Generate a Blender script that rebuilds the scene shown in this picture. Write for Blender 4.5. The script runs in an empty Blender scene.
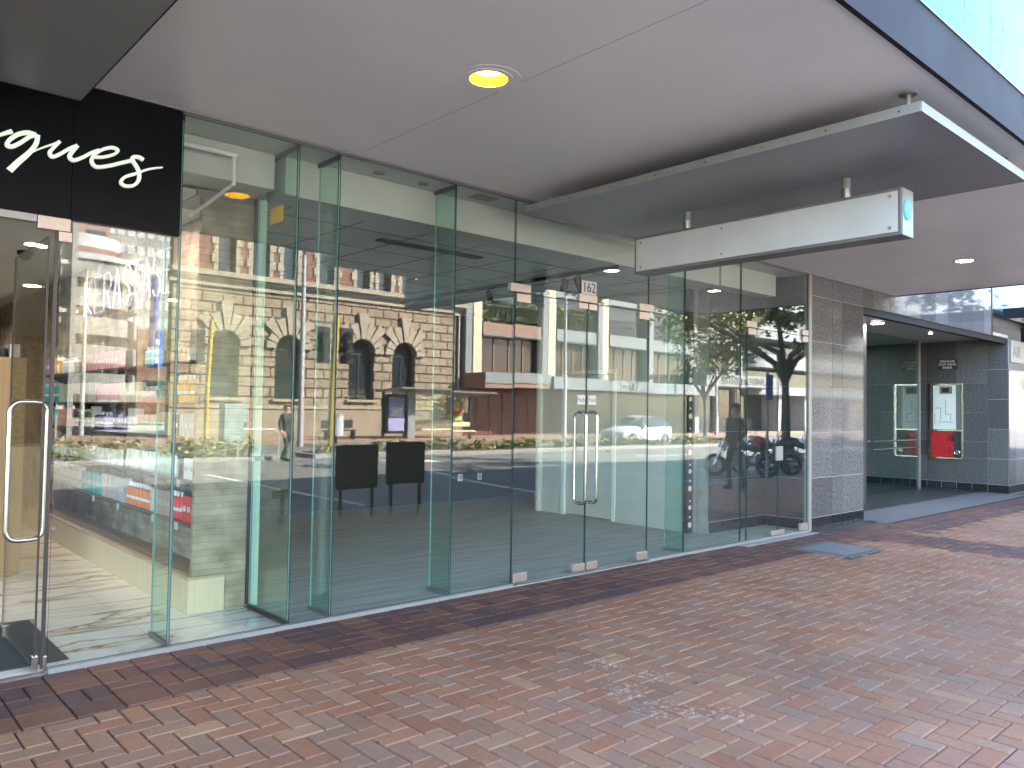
import bpy, bmesh, math, random
from mathutils import Vector, Matrix
rnd = random.Random(7)
SC = bpy.context.scene
COL = SC.collection
PI = math.pi

# ------------------------------------------------------------------ materials
MATS = {}
def nt(name):
    m = bpy.data.materials.new(name); m.use_nodes = True
    n = m.node_tree; b = n.nodes['Principled BSDF']
    MATS[name] = m
    return m, n, b
def pmat(name, col, rough=0.5, metal=0.0, var=0.0, scale=8.0, bump=0.0, bscale=60.0, spec=0.5, emit=None, es=0.0, coat=0.0, stretch=None):
    m, n, b = nt(name)
    b.inputs['Base Color'].default_value = (*col, 1); b.inputs['Roughness'].default_value = rough
    b.inputs['Metallic'].default_value = metal; b.inputs['Specular IOR Level'].default_value = spec
    b.inputs['Coat Weight'].default_value = coat
    if emit: b.inputs['Emission Color'].default_value = (*emit, 1); b.inputs['Emission Strength'].default_value = es
    if var or bump:
        tc = n.nodes.new('ShaderNodeTexCoord'); vec = tc.outputs['Object']
        if stretch:
            mp = n.nodes.new('ShaderNodeMapping'); mp.inputs['Scale'].default_value = stretch
            n.links.new(vec, mp.inputs[0]); vec = mp.outputs[0]
    if var:
        t = n.nodes.new('ShaderNodeTexNoise'); t.inputs['Scale'].default_value = scale; t.inputs['Detail'].default_value = 6
        n.links.new(vec, t.inputs['Vector'])
        r = n.nodes.new('ShaderNodeValToRGB'); r.color_ramp.elements[0].position = .3; r.color_ramp.elements[1].position = .7
        r.color_ramp.elements[0].color = (*[c * (1 - var) for c in col], 1); r.color_ramp.elements[1].color = (*[min(1, c * (1 + var)) for c in col], 1)
        n.links.new(t.outputs['Fac'], r.inputs[0]); n.links.new(r.outputs[0], b.inputs['Base Color'])
        mr = n.nodes.new('ShaderNodeMapRange'); mr.inputs['To Min'].default_value = max(0, rough - .08); mr.inputs['To Max'].default_value = min(1, rough + .08)
        n.links.new(t.outputs['Fac'], mr.inputs[0]); n.links.new(mr.outputs[0], b.inputs['Roughness'])
    if bump:
        t2 = n.nodes.new('ShaderNodeTexNoise'); t2.inputs['Scale'].default_value = bscale; t2.inputs['Detail'].default_value = 4
        n.links.new(vec, t2.inputs['Vector'])
        bp = n.nodes.new('ShaderNodeBump'); bp.inputs['Strength'].default_value = bump; bp.inputs['Distance'].default_value = .02
        n.links.new(t2.outputs['Fac'], bp.inputs['Height']); n.links.new(bp.outputs[0], b.inputs['Normal'])
    return m
def glass(name, tint, ior=1.5, gloss=1.0, dirt=0.0):
    """architectural pane: fresnel mix of a clear tint and a mirror"""
    m = bpy.data.materials.new(name); m.use_nodes = True; n = m.node_tree; n.nodes.clear()
    out = n.nodes.new('ShaderNodeOutputMaterial'); mix = n.nodes.new('ShaderNodeMixShader')
    t = n.nodes.new('ShaderNodeBsdfTransparent'); t.inputs[0].default_value = (*tint, 1)
    g = n.nodes.new('ShaderNodeBsdfGlossy'); g.inputs['Roughness'].default_value = 0.0; g.inputs['Color'].default_value = (gloss, gloss, gloss, 1)
    # slight waviness of toughened glass
    tc = n.nodes.new('ShaderNodeTexCoord'); no = n.nodes.new('ShaderNodeTexNoise'); no.inputs['Scale'].default_value = 1.6; no.inputs['Detail'].default_value = 0
    bp = n.nodes.new('ShaderNodeBump'); bp.inputs['Strength'].default_value = .02; bp.inputs['Distance'].default_value = .01
    n.links.new(tc.outputs['Object'], no.inputs['Vector']); n.links.new(no.outputs['Fac'], bp.inputs['Height']); n.links.new(bp.outputs[0], g.inputs['Normal'])
    f = n.nodes.new('ShaderNodeFresnel'); f.inputs['IOR'].default_value = ior
    geo = n.nodes.new('ShaderNodeNewGeometry'); ior_in = n.nodes.new('ShaderNodeMath'); ior_in.operation = 'MULTIPLY_ADD'
    # the back face of the pane gets the reciprocal index turned round, so both faces mirror alike
    ior_in.inputs[1].default_value = (1 / ior - ior) * 0 ; ior_in.inputs[2].default_value = ior
    n.links.new(geo.outputs['Backfacing'], ior_in.inputs[0])
    inv = n.nodes.new('ShaderNodeMix'); inv.data_type = 'FLOAT'
    inv.inputs['A'].default_value = ior; inv.inputs['B'].default_value = 1 / ior
    n.links.new(geo.outputs['Backfacing'], inv.inputs['Factor']); n.links.new(inv.outputs['Result'], f.inputs['IOR'])
    n.links.new(f.outputs[0], mix.inputs[0]); n.links.new(t.outputs[0], mix.inputs[1]); n.links.new(g.outputs[0], mix.inputs[2])
    n.links.new(mix.outputs[0], out.inputs[0])
    MATS[name] = m; return m
def attr_mat(name, rough=.8, bump=.3, bscale=220., var=.18, spec=.4, stains=None, nscale=35.):
    """colour comes from the per-tile face attribute 'tone'"""
    m, n, b = nt(name)
    a = n.nodes.new('ShaderNodeAttribute'); a.attribute_name = 'tone'
    tc = n.nodes.new('ShaderNodeTexCoord')
    t = n.nodes.new('ShaderNodeTexNoise'); t.inputs['Scale'].default_value = nscale; t.inputs['Detail'].default_value = 8; t.inputs['Roughness'].default_value = .7
    n.links.new(tc.outputs['Object'], t.inputs['Vector'])
    r = n.nodes.new('ShaderNodeMapRange'); r.inputs['From Min'].default_value = .3; r.inputs['From Max'].default_value = .7; r.inputs['To Min'].default_value = 1 - var; r.inputs['To Max'].default_value = 1 + var
    n.links.new(t.outputs['Fac'], r.inputs[0])
    mul = n.nodes.new('ShaderNodeMix'); mul.data_type = 'RGBA'; mul.blend_type = 'MULTIPLY'; mul.inputs['Factor'].default_value = 1
    n.links.new(a.outputs['Color'], mul.inputs['A']); n.links.new(r.outputs[0], mul.inputs['B'])
    colour = mul.outputs['Result']
    if stains:
        # large soft wear patches
        t3 = n.nodes.new('ShaderNodeTexNoise'); t3.inputs['Scale'].default_value = .9; t3.inputs['Detail'].default_value = 5
        n.links.new(tc.outputs['Object'], t3.inputs['Vector'])
        r3 = n.nodes.new('ShaderNodeMapRange'); r3.inputs['From Min'].default_value = .35; r3.inputs['From Max'].default_value = .65; r3.inputs['To Min'].default_value = .86; r3.inputs['To Max'].default_value = 1.1
        n.links.new(t3.outputs['Fac'], r3.inputs[0])
        m3 = n.nodes.new('ShaderNodeMix'); m3.data_type = 'RGBA'; m3.blend_type = 'MULTIPLY'; m3.inputs['Factor'].default_value = 1
        n.links.new(colour, m3.inputs['A']); n.links.new(r3.outputs[0], m3.inputs['B']); colour = m3.outputs['Result']
        acc = None
        for (sx, sy, sr) in stains:
            d = n.nodes.new('ShaderNodeVectorMath'); d.operation = 'DISTANCE'; d.inputs[1].default_value = (sx, sy, 0)
            n.links.new(tc.outputs['Object'], d.inputs[0])
            q = n.nodes.new('ShaderNodeMapRange'); q.inputs['From Min'].default_value = sr; q.inputs['From Max'].default_value = 0; q.inputs['To Min'].default_value = 0; q.inputs['To Max'].default_value = 1
            n.links.new(d.outputs['Value'], q.inputs[0])
            if acc is None: acc = q.outputs[0]
            else:
                mx = n.nodes.new('ShaderNodeMath'); mx.operation = 'MAXIMUM'; n.links.new(acc, mx.inputs[0]); n.links.new(q.outputs[0], mx.inputs[1]); acc = mx.outputs[0]
        sp = n.nodes.new('ShaderNodeTexNoise'); sp.inputs['Scale'].default_value = 28; sp.inputs['Detail'].default_value = 7
        n.links.new(tc.outputs['Object'], sp.inputs['Vector'])
        ad = n.nodes.new('ShaderNodeMath'); ad.operation = 'MULTIPLY'; n.links.new(acc, ad.inputs[0])
        spr = n.nodes.new('ShaderNodeMapRange'); spr.inputs['From Min'].default_value = .5; spr.inputs['From Max'].default_value = .6
        n.links.new(sp.outputs['Fac'], spr.inputs[0]); n.links.new(spr.outputs[0], ad.inputs[1])
        gt = n.nodes.new('ShaderNodeMapRange'); gt.inputs['From Min'].default_value = .25; gt.inputs['From Max'].default_value = .6; gt.inputs['To Max'].default_value = .34
        n.links.new(ad.outputs[0], gt.inputs[0])
        m4 = n.nodes.new('ShaderNodeMix'); m4.data_type = 'RGBA'; m4.inputs['B'].default_value = (.62, .56, .5, 1)
        n.links.new(gt.outputs[0], m4.inputs['Factor']); n.links.new(colour, m4.inputs['A']); colour = m4.outputs['Result']
    if stains:
        # trodden-in gum and grease spots
        vo = n.nodes.new('ShaderNodeTexVoronoi'); vo.inputs['Scale'].default_value = 2.3; n.links.new(tc.outputs['Object'], vo.inputs['Vector'])
        vr = n.nodes.new('ShaderNodeMapRange'); vr.inputs['From Min'].default_value = .035; vr.inputs['From Max'].default_value = .055; vr.inputs['To Min'].default_value = .5; vr.inputs['To Max'].default_value = 1.
        n.links.new(vo.outputs['Distance'], vr.inputs[0])
        m5 = n.nodes.new('ShaderNodeMix'); m5.data_type = 'RGBA'; m5.blend_type = 'MULTIPLY'; m5.inputs['Factor'].default_value = 1
        n.links.new(colour, m5.inputs['A']); n.links.new(vr.outputs[0], m5.inputs['B']); colour = m5.outputs['Result']
    n.links.new(colour, b.inputs['Base Color']); b.inputs['Roughness'].default_value = rough; b.inputs['Specular IOR Level'].default_value = spec
    if bump:
        t2 = n.nodes.new('ShaderNodeTexNoise'); t2.inputs['Scale'].default_value = bscale; n.links.new(tc.outputs['Object'], t2.inputs['Vector'])
        bp = n.nodes.new('ShaderNodeBump'); bp.inputs['Strength'].default_value = bump; bp.inputs['Distance'].default_value = .004
        n.links.new(t2.outputs['Fac'], bp.inputs['Height']); n.links.new(bp.outputs[0], b.inputs['Normal'])
    return m
def brickmat(name, c1, c2, mortar, bw, bh, ms=.01, rough=.85, bump=.6, axis='XZ', off=.5, var=.25, nscale=6.):
    m, n, b = nt(name)
    tc = n.nodes.new('ShaderNodeTexCoord'); sp = n.nodes.new('ShaderNodeSeparateXYZ'); cb = n.nodes.new('ShaderNodeCombineXYZ')
    n.links.new(tc.outputs['Object'], sp.inputs[0])
    n.links.new(sp.outputs[axis[0]], cb.inputs[0]); n.links.new(sp.outputs[axis[1]], cb.inputs[1])
    w = n.nodes.new('ShaderNodeTexNoise'); w.inputs['Scale'].default_value = nscale; n.links.new(tc.outputs['Object'], w.inputs['Vector'])
    t = n.nodes.new('ShaderNodeTexBrick'); t.offset = off
    t.inputs['Color1'].default_value = (*c1, 1); t.inputs['Color2'].default_value = (*c2, 1); t.inputs['Mortar'].default_value = (*mortar, 1)
    t.inputs['Scale'].default_value = 1; t.inputs['Mortar Size'].default_value = ms; t.inputs['Brick Width'].default_value = bw; t.inputs['Row Height'].default_value = bh
    t.inputs['Mortar Smooth'].default_value = .3; t.inputs['Bias'].default_value = 0
    if name.startswith('ledge'):
        dn = n.nodes.new('ShaderNodeTexNoise'); dn.inputs['Scale'].default_value = 2.3; n.links.new(cb.outputs[0], dn.inputs['Vector'])
        mx = n.nodes.new('ShaderNodeVectorMath'); mx.operation = 'MULTIPLY_ADD'; mx.inputs[1].default_value = (.10, .035, 0); n.links.new(dn.outputs['Color'], mx.inputs[0]); n.links.new(cb.outputs[0], mx.inputs[2]); n.links.new(mx.outputs[0], t.inputs['Vector'])
    else: n.links.new(cb.outputs[0], t.inputs['Vector'])
    r = n.nodes.new('ShaderNodeMapRange'); r.inputs['From Min'].default_value = .3; r.inputs['From Max'].default_value = .7; r.inputs['To Min'].default_value = 1 - var; r.inputs['To Max'].default_value = 1 + var
    n.links.new(w.outputs['Fac'], r.inputs[0])
    mul = n.nodes.new('ShaderNodeMix'); mul.data_type = 'RGBA'; mul.blend_type = 'MULTIPLY'; mul.inputs['Factor'].default_value = 1
    n.links.new(t.outputs['Color'], mul.inputs['A']); n.links.new(r.outputs[0], mul.inputs['B']); n.links.new(mul.outputs['Result'], b.inputs['Base Color'])
    b.inputs['Roughness'].default_value = rough
    inv = n.nodes.new('ShaderNodeMath'); inv.operation = 'SUBTRACT'; inv.inputs[0].default_value = 1; n.links.new(t.outputs['Fac'], inv.inputs[1])
    bp = n.nodes.new('ShaderNodeBump'); bp.inputs['Strength'].default_value = bump; bp.inputs['Distance'].default_value = .02
    n.links.new(inv.outputs[0], bp.inputs['Height']); n.links.new(bp.outputs[0], b.inputs['Normal'])
    return m

pmat('soffit', (.84, .825, .815), .36, var=.05, scale=.8, bump=.03, bscale=2.5)
pmat('fascia_grey', (.020, .019, .023), .6, var=.08, scale=3, spec=.12)
pmat('panel_grey', (.30, .305, .32), .42, metal=.45, var=.05, scale=2)
pmat('panel_dark', (.20, .205, .205), .40, metal=.4)
pmat('aluminium', (.26, .26, .26), .42, metal=.8, var=.06, scale=20)
pmat('alu_light', (.27, .27, .26), .45, metal=.2, var=.05, scale=9)
pmat('steel', (.55, .53, .49), .24, metal=1.0, var=.04, scale=30)
pmat('steel_patch', (.42, .36, .32), .38, metal=.7, var=.05, scale=60)
pmat('rim_metal', (.24, .24, .24), .5, metal=.1, var=.06, scale=6)
pmat('sign_pale', (.42, .43, .43), .5)
pmat('dark_metal', (.03, .03, .032), .4, var=.1)
pmat('black_gloss', (.007, .007, .009), .25, var=.1, scale=3, spec=.06)
pmat('black', (.008, .008, .009), .45)
pmat('rubber', (.015, .015, .015), .7)
pmat('white_face', (.47, .468, .472), .4, var=.07, scale=2.2)
pmat('frame_grey', (.17, .165, .16), .4, metal=.3, var=.06)
pmat('white_paint', (.76, .76, .73), .5, var=.03, scale=2)
pmat('off_white', (.50, .51, .475), .55, var=.04, scale=2)
pmat('ceiling_int', (.52, .55, .53), .6, var=.05, scale=1.5)
pmat('wall_int', (.022, .022, .024), .6, var=.1, scale=2)
pmat('screw', (.55, .40, .30), .5, metal=.4)
pmat('mortar', (.04, .034, .03), .95, var=.3, scale=40)
pmat('grout', (.42, .42, .42), .8)
pmat('concrete', (.30, .295, .285), .85, var=.15, scale=9, bump=.3, bscale=40)
pmat('kerb', (.26, .255, .25), .8, var=.15, scale=6, bump=.3)
pmat('asphalt', (.15, .147, .14), .8, var=.25, scale=3, bump=.5, bscale=160)
pmat('road_paint', (.72, .72, .70), .6, var=.12, scale=14)
pmat('yellow_paint', (.45, .29, .02), .45, var=.08)
pmat('aggregate', (.15, .15, .15), .8, var=.7, scale=55, bump=.8, bscale=60, spec=.2)
pmat('cover_steel', (.17, .195, .205), .65, metal=.2, var=.4, scale=50, bump=.4, bscale=120)
pmat('dark_floor', (.045, .048, .055), .3, var=.2, scale=40)
pmat('mat_black', (.055, .056, .06), .95, var=.7, scale=180, bump=.6, bscale=200)
pmat('wood_pale', (.60, .50, .34), .5, var=.09, scale=4, stretch=(14, 14, .8))
pmat('wood_top', (.42, .33, .23), .5, var=.16, scale=3, stretch=(14, .8, 14))
pmat('wood_counter', (.27, .18, .095), .45, var=.14, scale=3, stretch=(14, 14, .8))
pmat('carpet', (.36, .375, .345), .75, var=.22, scale=3, stretch=(.5, 7, 7), bump=.2, bscale=90)
pmat('shelf_dark', (.07, .065, .06), .4)
pmat('warm_brick', (.30, .19, .10), .8, var=.35, scale=14, bump=.8, bscale=14)
pmat('lamp_white', (.9, .9, .85), .3, emit=(1, .93, .8), es=4)
pmat('lamp_yellow', (.85, .55, .03), .35, emit=(1, .46, .01), es=.22)
pmat('lamp_bulb', (1, .9, .4), .3, emit=(1, .78, .12), es=1.6)
pmat('lamp_warm', (.9, .8, .6), .3, emit=(1, .72, .35), es=2.5)
pmat('letter_glow', (.60, .66, .60), .5, emit=(.80, 1, .82), es=.02)
pmat('neon', (.62, .60, .85), .4, emit=(.72, .72, 1), es=.012)
pmat('sign_blue', (.06, .42, .78), .5)
pmat('sign_yellow', (.70, .45, .05), .5)
pmat('red_cabinet', (.42, .015, .02), .5, var=.2)
pmat('plan_paper', (.70, .78, .72), .4, var=.03)
pmat('white_text', (.82, .82, .82), .5)
pmat('black_text', (.02, .02, .02), .5)
pmat('glass_edge', (.16, .36, .36), .15, spec=.7)
pmat('glass_seam', (.03, .07, .065), .25)
pmat('blue_glass', (.02, .03, .045), .06, spec=.9)
pmat('pale_floor', (.42, .46, .41), .4, var=.06, scale=4)
# opposite street
pmat('stone_cream', (.26, .21, .155), .85, var=.12, scale=1.5, bump=.3, bscale=12)
pmat('stone_trim', (.30, .255, .195), .8, var=.1, scale=3)
pmat('white_build', (.17, .19, .20), .7, var=.05, scale=.6)
pmat('car_park_white', (.21, .21, .205), .7, var=.06, scale=.5)
pmat('dark_window', (.02, .025, .03), .06, spec=.8)
pmat('grey_build', (.36, .37, .38), .7, var=.08, scale=.7)
pmat('brown_shop', (.16, .05, .035), .35, var=.25, scale=1.2)
pmat('brown_band', (.22, .13, .10), .6, var=.1)
pmat('brown_window', (.045, .028, .025), .12, spec=.7)
pmat('cream_pil', (.48, .45, .32), .7, var=.05)
pmat('orange_build', (.17, .09, .06), .7, var=.1)
pmat('teal_box', (.20, .27, .26), .6, var=.06)
pmat('bark', (.10, .08, .06), .9, var=.3, scale=12, bump=.8, bscale=20)
pmat('leaf_yellow', (.25, .225, .06), .7, var=.3, scale=1.5)
pmat('leaf_green', (.06, .10, .03), .7, var=.35, scale=2)
pmat('leaf_dark', (.035, .055, .02), .7, var=.3, scale=2)
pmat('soil', (.12, .085, .06), .95, var=.3, scale=10)
pmat('far_paving', (.25, .165, .12), .85, var=.15, scale=4)
pmat('red_paint', (.55, .03, .02), .4)
pmat('blue_paint', (.05, .13, .50), .4)
pmat('green_poster', (.35, .5, .12), .5)
pmat('skin', (.50, .30, .21), .55); pmat('cloth_dark', (.018, .019, .022), .8, var=.2, scale=20); pmat('cloth_navy', (.025, .03, .045), .85)
pmat('hair_red', (.30, .10, .05), .6); pmat('hair_dark', (.03, .022, .018), .6); pmat('bag_grey', (.10, .11, .10), .7)
pmat('car_white', (.45, .45, .45), .25, coat=.6); pmat('chrome', (.8, .8, .8), .12, metal=1); pmat('tail_red', (.5, .02, .02), .3)
glass('pane', (.955, .985, .97)); glass('pane_green', (.80, .94, .89)); glass('pane_thin', (.9, .95, .93))
attr_mat('paver', .72, .35, 240., .16, .45, stains=[(3.735, -1.95, .22), (3.486, -2.32, .25), (3.40, -2.62, .26), (3.494, -2.751, .2), (3.80, -2.28, .2), (3.62, -2.9, .2)])
attr_mat('granite', .06, 0, 1., .62, .11, nscale=30.)
attr_mat('granite_rough', .36, .1, 300., .5, .30, nscale=26.)
brickmat('ledgestone', (.35, .30, .215), (.28, .24, .17), (.225, .19, .135), .45, .05, .002, bump=.5, axis='XZ', var=.35, nscale=5)
brickmat('ledgestone_side', (.34, .30, .24), (.24, .21, .165), (.19, .17, .13), .45, .05, .002, bump=.5, axis='YZ', var=.35, nscale=5)
brickmat('red_brick', (.20, .075, .05), (.155, .055, .04), (.18, .135, .10), .23, .076, .01, bump=.4, var=.2)
brickmat('rusticated', (.275, .215, .15), (.225, .175, .12), (.025, .018, .014), 1.05, .52, .045, bump=1.0, var=.12, nscale=2)
brickmat('tile_white', (.20, .22, .23), (.19, .205, .215), (.12, .13, .14), 1.6, .9, .03, bump=.3, var=.05)

def marble():
    m, n, b = nt('marble')
    tc = n.nodes.new('ShaderNodeTexCoord'); mp = n.nodes.new('ShaderNodeMapping'); mp.inputs['Scale'].default_value = (.7, 2.6, 1); mp.inputs['Rotation'].default_value = (0, 0, -.25)
    n.links.new(tc.outputs['Object'], mp.inputs[0])
    t = n.nodes.new('ShaderNodeTexNoise'); t.inputs['Scale'].default_value = .95; t.inputs['Detail'].default_value = 8; t.inputs['Roughness'].default_value = .5; t.inputs['Distortion'].default_value = .7
    n.links.new(mp.outputs[0], t.inputs['Vector'])
    r = n.nodes.new('ShaderNodeValToRGB'); e = r.color_ramp.elements
    e[0].position = .0; e[0].color = (.62, .61, .585, 1); e[1].position = 1; e[1].color = (.70, .69, .66, 1)
    for p, c in ((.44, (.72, .70, .66, 1)), (.485, (.50, .43, .34, 1)), (.495, (.25, .17, .10, 1)), (.505, (.58, .53, .46, 1)), (.54, (.72, .70, .67, 1)), (.63, (.60, .57, .53, 1)), (.68, (.72, .71, .68, 1))):
        k = e.new(p); k.color = c
    n.links.new(t.outputs['Fac'], r.inputs[0])
    br = n.nodes.new('ShaderNodeTexBrick'); br.offset = 0; br.inputs['Scale'].default_value = 1; br.inputs['Brick Width'].default_value = .6; br.inputs['Row Height'].default_value = .6; br.inputs['Mortar Size'].default_value = .002
    br.inputs['Color1'].default_value = br.inputs['Color2'].default_value = (1, 1, 1, 1); br.inputs['Mortar'].default_value = (.6, .57, .52, 1)
    n.links.new(tc.outputs['Object'], br.inputs['Vector'])
    mu = n.nodes.new('ShaderNodeMix'); mu.data_type = 'RGBA'; mu.blend_type = 'MULTIPLY'; mu.inputs['Factor'].default_value = 1
    n.links.new(r.outputs[0], mu.inputs['A']); n.links.new(br.outputs['Color'], mu.inputs['B']); n.links.new(mu.outputs['Result'], b.inputs['Base Color'])
    b.inputs['Roughness'].default_value = .18
marble()
def stained_glass_facade():
    m, n, b = nt('facade_sky_blue')
    tc = n.nodes.new('ShaderNodeTexCoord'); mp = n.nodes.new('ShaderNodeMapping'); mp.inputs['Scale'].default_value = (2.6, 1, .55); n.links.new(tc.outputs['Object'], mp.inputs[0])
    t = n.nodes.new('ShaderNodeTexNoise'); t.inputs['Scale'].default_value = 2.2; t.inputs['Detail'].default_value = 9; t.inputs['Roughness'].default_value = .68; n.links.new(mp.outputs[0], t.inputs['Vector'])
    r = n.nodes.new('ShaderNodeMapRange'); r.inputs['From Min'].default_value = .56; r.inputs['From Max'].default_value = .66; r.inputs['To Min'].default_value = .05; r.inputs['To Max'].default_value = .55
    n.links.new(t.outputs['Fac'], r.inputs[0]); n.links.new(r.outputs[0], b.inputs['Roughness'])
    b.inputs['Base Color'].default_value = (.30, .36, .42, 1); b.inputs['Metallic'].default_value = 0; b.inputs['Specular IOR Level'].default_value = .05
    r2 = n.nodes.new('ShaderNodeValToRGB'); r2.color_ramp.elements[0].position = .56; r2.color_ramp.elements[0].color = (.07, .19, .36, 1); r2.color_ramp.elements[1].position = .64; r2.color_ramp.elements[1].color = (.03, .06, .11, 1)  # reflected sky painted as blue base colour; the dark streaks are dirt
    n.links.new(t.outputs['Fac'], r2.inputs[0]); n.links.new(r2.outputs[0], b.inputs['Base Color'])
stained_glass_facade()

# ------------------------------------------------------------------ builders
class MB:
    def __init__(s): s.v = []; s.f = []; s.mi = []; s.cur = 0; s.tone = []; s.ct = (1, 1, 1)
    def face(s, pts):
        i = len(s.v); s.v += [tuple(p) for p in pts]; s.f.append(tuple(range(i, i + len(pts)))); s.mi.append(s.cur); s.tone.append(s.ct)
    def box(s, x0, x1, y0, y1, z0, z1):
        x0, x1 = sorted((x0, x1)); y0, y1 = sorted((y0, y1)); z0, z1 = sorted((z0, z1))
        i = len(s.v)
        s.v += [(x0, y0, z0), (x1, y0, z0), (x1, y1, z0), (x0, y1, z0), (x0, y0, z1), (x1, y0, z1), (x1, y1, z1), (x0, y1, z1)]
        for q in ((0, 3, 2, 1), (4, 5, 6, 7), (0, 1, 5, 4), (1, 2, 6, 5), (2, 3, 7, 6), (3, 0, 4, 7)):
            s.f.append(tuple(i + k for k in q)); s.mi.append(s.cur); s.tone.append(s.ct)
        return s
    def tube(s, pts, r, n=10, closed=False, r2=None):
        pts = [Vector(p) for p in pts]; m = len(pts); rings = []
        up = None
        for k, p in enumerate(pts):
            if closed: d = (pts[(k + 1) % m] - pts[k - 1])
            else: d = pts[min(k + 1, m - 1)] - pts[max(k - 1, 0)]
            d.normalize()
            if up is None or abs(up.dot(d)) > .95:
                up = Vector((0, 0, 1)) if abs(d.z) < .9 else Vector((1, 0, 0))
            a = d.cross(up).normalized(); b = a.cross(d).normalized(); up = b
            rr = r if r2 is None else r + (r2 - r) * k / max(1, m - 1)
            if isinstance(r, (list, tuple)): rr = r[k]
            base = len(s.v)
            for j in range(n):
                t = 2 * PI * j / n; s.v.append(tuple(p + a * (rr * math.cos(t)) + b * (rr * math.sin(t))))
            rings.append(base)
        for k in range(m if closed else m - 1):
            A = rings[k]; B = rings[(k + 1) % m]
            for j in range(n):
                s.f.append((A + j, A + (j + 1) % n, B + (j + 1) % n, B + j)); s.mi.append(s.cur); s.tone.append(s.ct)
        if not closed:
            s.f.append(tuple(rings[0] + j for j in range(n))[::-1]); s.mi.append(s.cur); s.tone.append(s.ct)
            s.f.append(tuple(rings[-1] + j for j in range(n))); s.mi.append(s.cur); s.tone.append(s.ct)
        return s
    def cyl(s, p0, p1, r, n=20, r2=None): return s.tube([p0, p1], r, n, r2=r2)
    def prism(s, poly, axis, a, b):
        """poly in the two other axes, extruded along axis from a to b"""
        def P(u, v, w): return {'x': (w, u, v), 'y': (u, w, v), 'z': (u, v, w)}[axis]
        n = len(poly); A = [P(u, v, a) for u, v in poly]; B = [P(u, v, b) for u, v in poly]
        i = len(s.v); s.v += A + B
        s.f.append(tuple(range(i, i + n))[::-1]); s.f.append(tuple(range(i + n, i + 2 * n)))
        for k in range(n): s.f.append((i + k, i + (k + 1) % n, i + n + (k + 1) % n, i + n + k))
        s.mi += [s.cur] * (n + 2); s.tone += [s.ct] * (n + 2)
        return s
    def obj(s, name, mats, parent=None, smooth=False, bevel=0.0, tone=False, recalc=True):
        me = bpy.data.meshes.new(name); me.from_pydata(s.v, [], s.f)
        if isinstance(mats, str): mats = [mats]
        for k in mats: me.materials.append(MATS[k])
        me.polygons.foreach_set('material_index', s.mi)
        if tone:
            a = me.attributes.new('tone', 'FLOAT_COLOR', 'FACE')
            a.data.foreach_set('color', [c for t in s.tone for c in (*t, 1.0)])
        if recalc:
            bm = bmesh.new(); bm.from_mesh(me); bmesh.ops.recalc_face_normals(bm, faces=bm.faces); bm.to_mesh(me); bm.free()
        if smooth:
            me.polygons.foreach_set('use_smooth', [True] * len(me.polygons))
        o = bpy.data.objects.new(name, me); COL.objects.link(o)
        if bevel:
            b = o.modifiers.new('soft', 'BEVEL'); b.width = bevel; b.segments = 2; b.limit_method = 'ANGLE'; b.angle_limit = .7
        if smooth: 
            try: me.set_sharp_from_angle(angle=.7)
            except Exception: pass
        if parent: put(o, parent)
        return o
def put(o, parent):
    o.parent = parent
    loc = Vector((0, 0, 0)); p = parent
    while p: loc = loc + Vector(p.location); p = p.parent
    o.location = Vector(o.location) - loc
def B(x0, x1, y0, y1, z0, z1): return MB().box(x0, x1, y0, y1, z0, z1)
def thing(name, label, cat, loc=(0, 0, 0), group=None):
    o = bpy.data.objects.new(name, None); COL.objects.link(o); o.location = loc; o.empty_display_size = .1
    return tag(o, label, cat, group)
def tag(o, label, cat, group=None, kind=None):
    o['label'] = label; o['category'] = cat
    if group: o['group'] = group
    if kind: o['kind'] = kind
    return o
def struct(o): o['kind'] = 'structure'; return o
def copy_tree(o, loc=None, label=None, rz=None, parent=None):
    c = o.copy(); COL.objects.link(c)
    if parent is not None: c.parent = parent
    if loc is not None: c.location = loc
    if rz is not None: c.rotation_euler = (0, 0, rz)
    if label: c['label'] = label
    for ch in [x for x in bpy.data.objects if x.parent == o]: copy_tree(ch, parent=c)
    return c
def text(name, s, mat, size, loc, rot, parent=None, ext=.002, align='CENTER', sx=1.0):
    cu = bpy.data.curves.new(name, 'FONT'); cu.body = s; cu.size = size; cu.extrude = ext; cu.align_x = align; cu.align_y = 'CENTER'
    t = bpy.data.objects.new(name + '_tmp', cu); COL.objects.link(t); bpy.context.view_layer.update()
    me = bpy.data.meshes.new_from_object(t.evaluated_get(bpy.context.evaluated_depsgraph_get()))
    bpy.data.objects.remove(t); bpy.data.curves.remove(cu)
    me.materials.clear(); me.materials.append(MATS[mat])
    M = Matrix.Translation(loc) @ rot.to_4x4() @ Matrix.Diagonal((sx, 1, 1, 1)); me.transform(M)
    o = bpy.data.objects.new(name, me); COL.objects.link(o)
    if parent: put(o, parent)
    return o
from mathutils import Euler
FACE_STREET = Euler((PI / 2, 0, 0)).to_matrix()            # reads from -y
FACE_SHOP = Euler((PI / 2, 0, PI)).to_matrix()             # reads from +y

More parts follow.
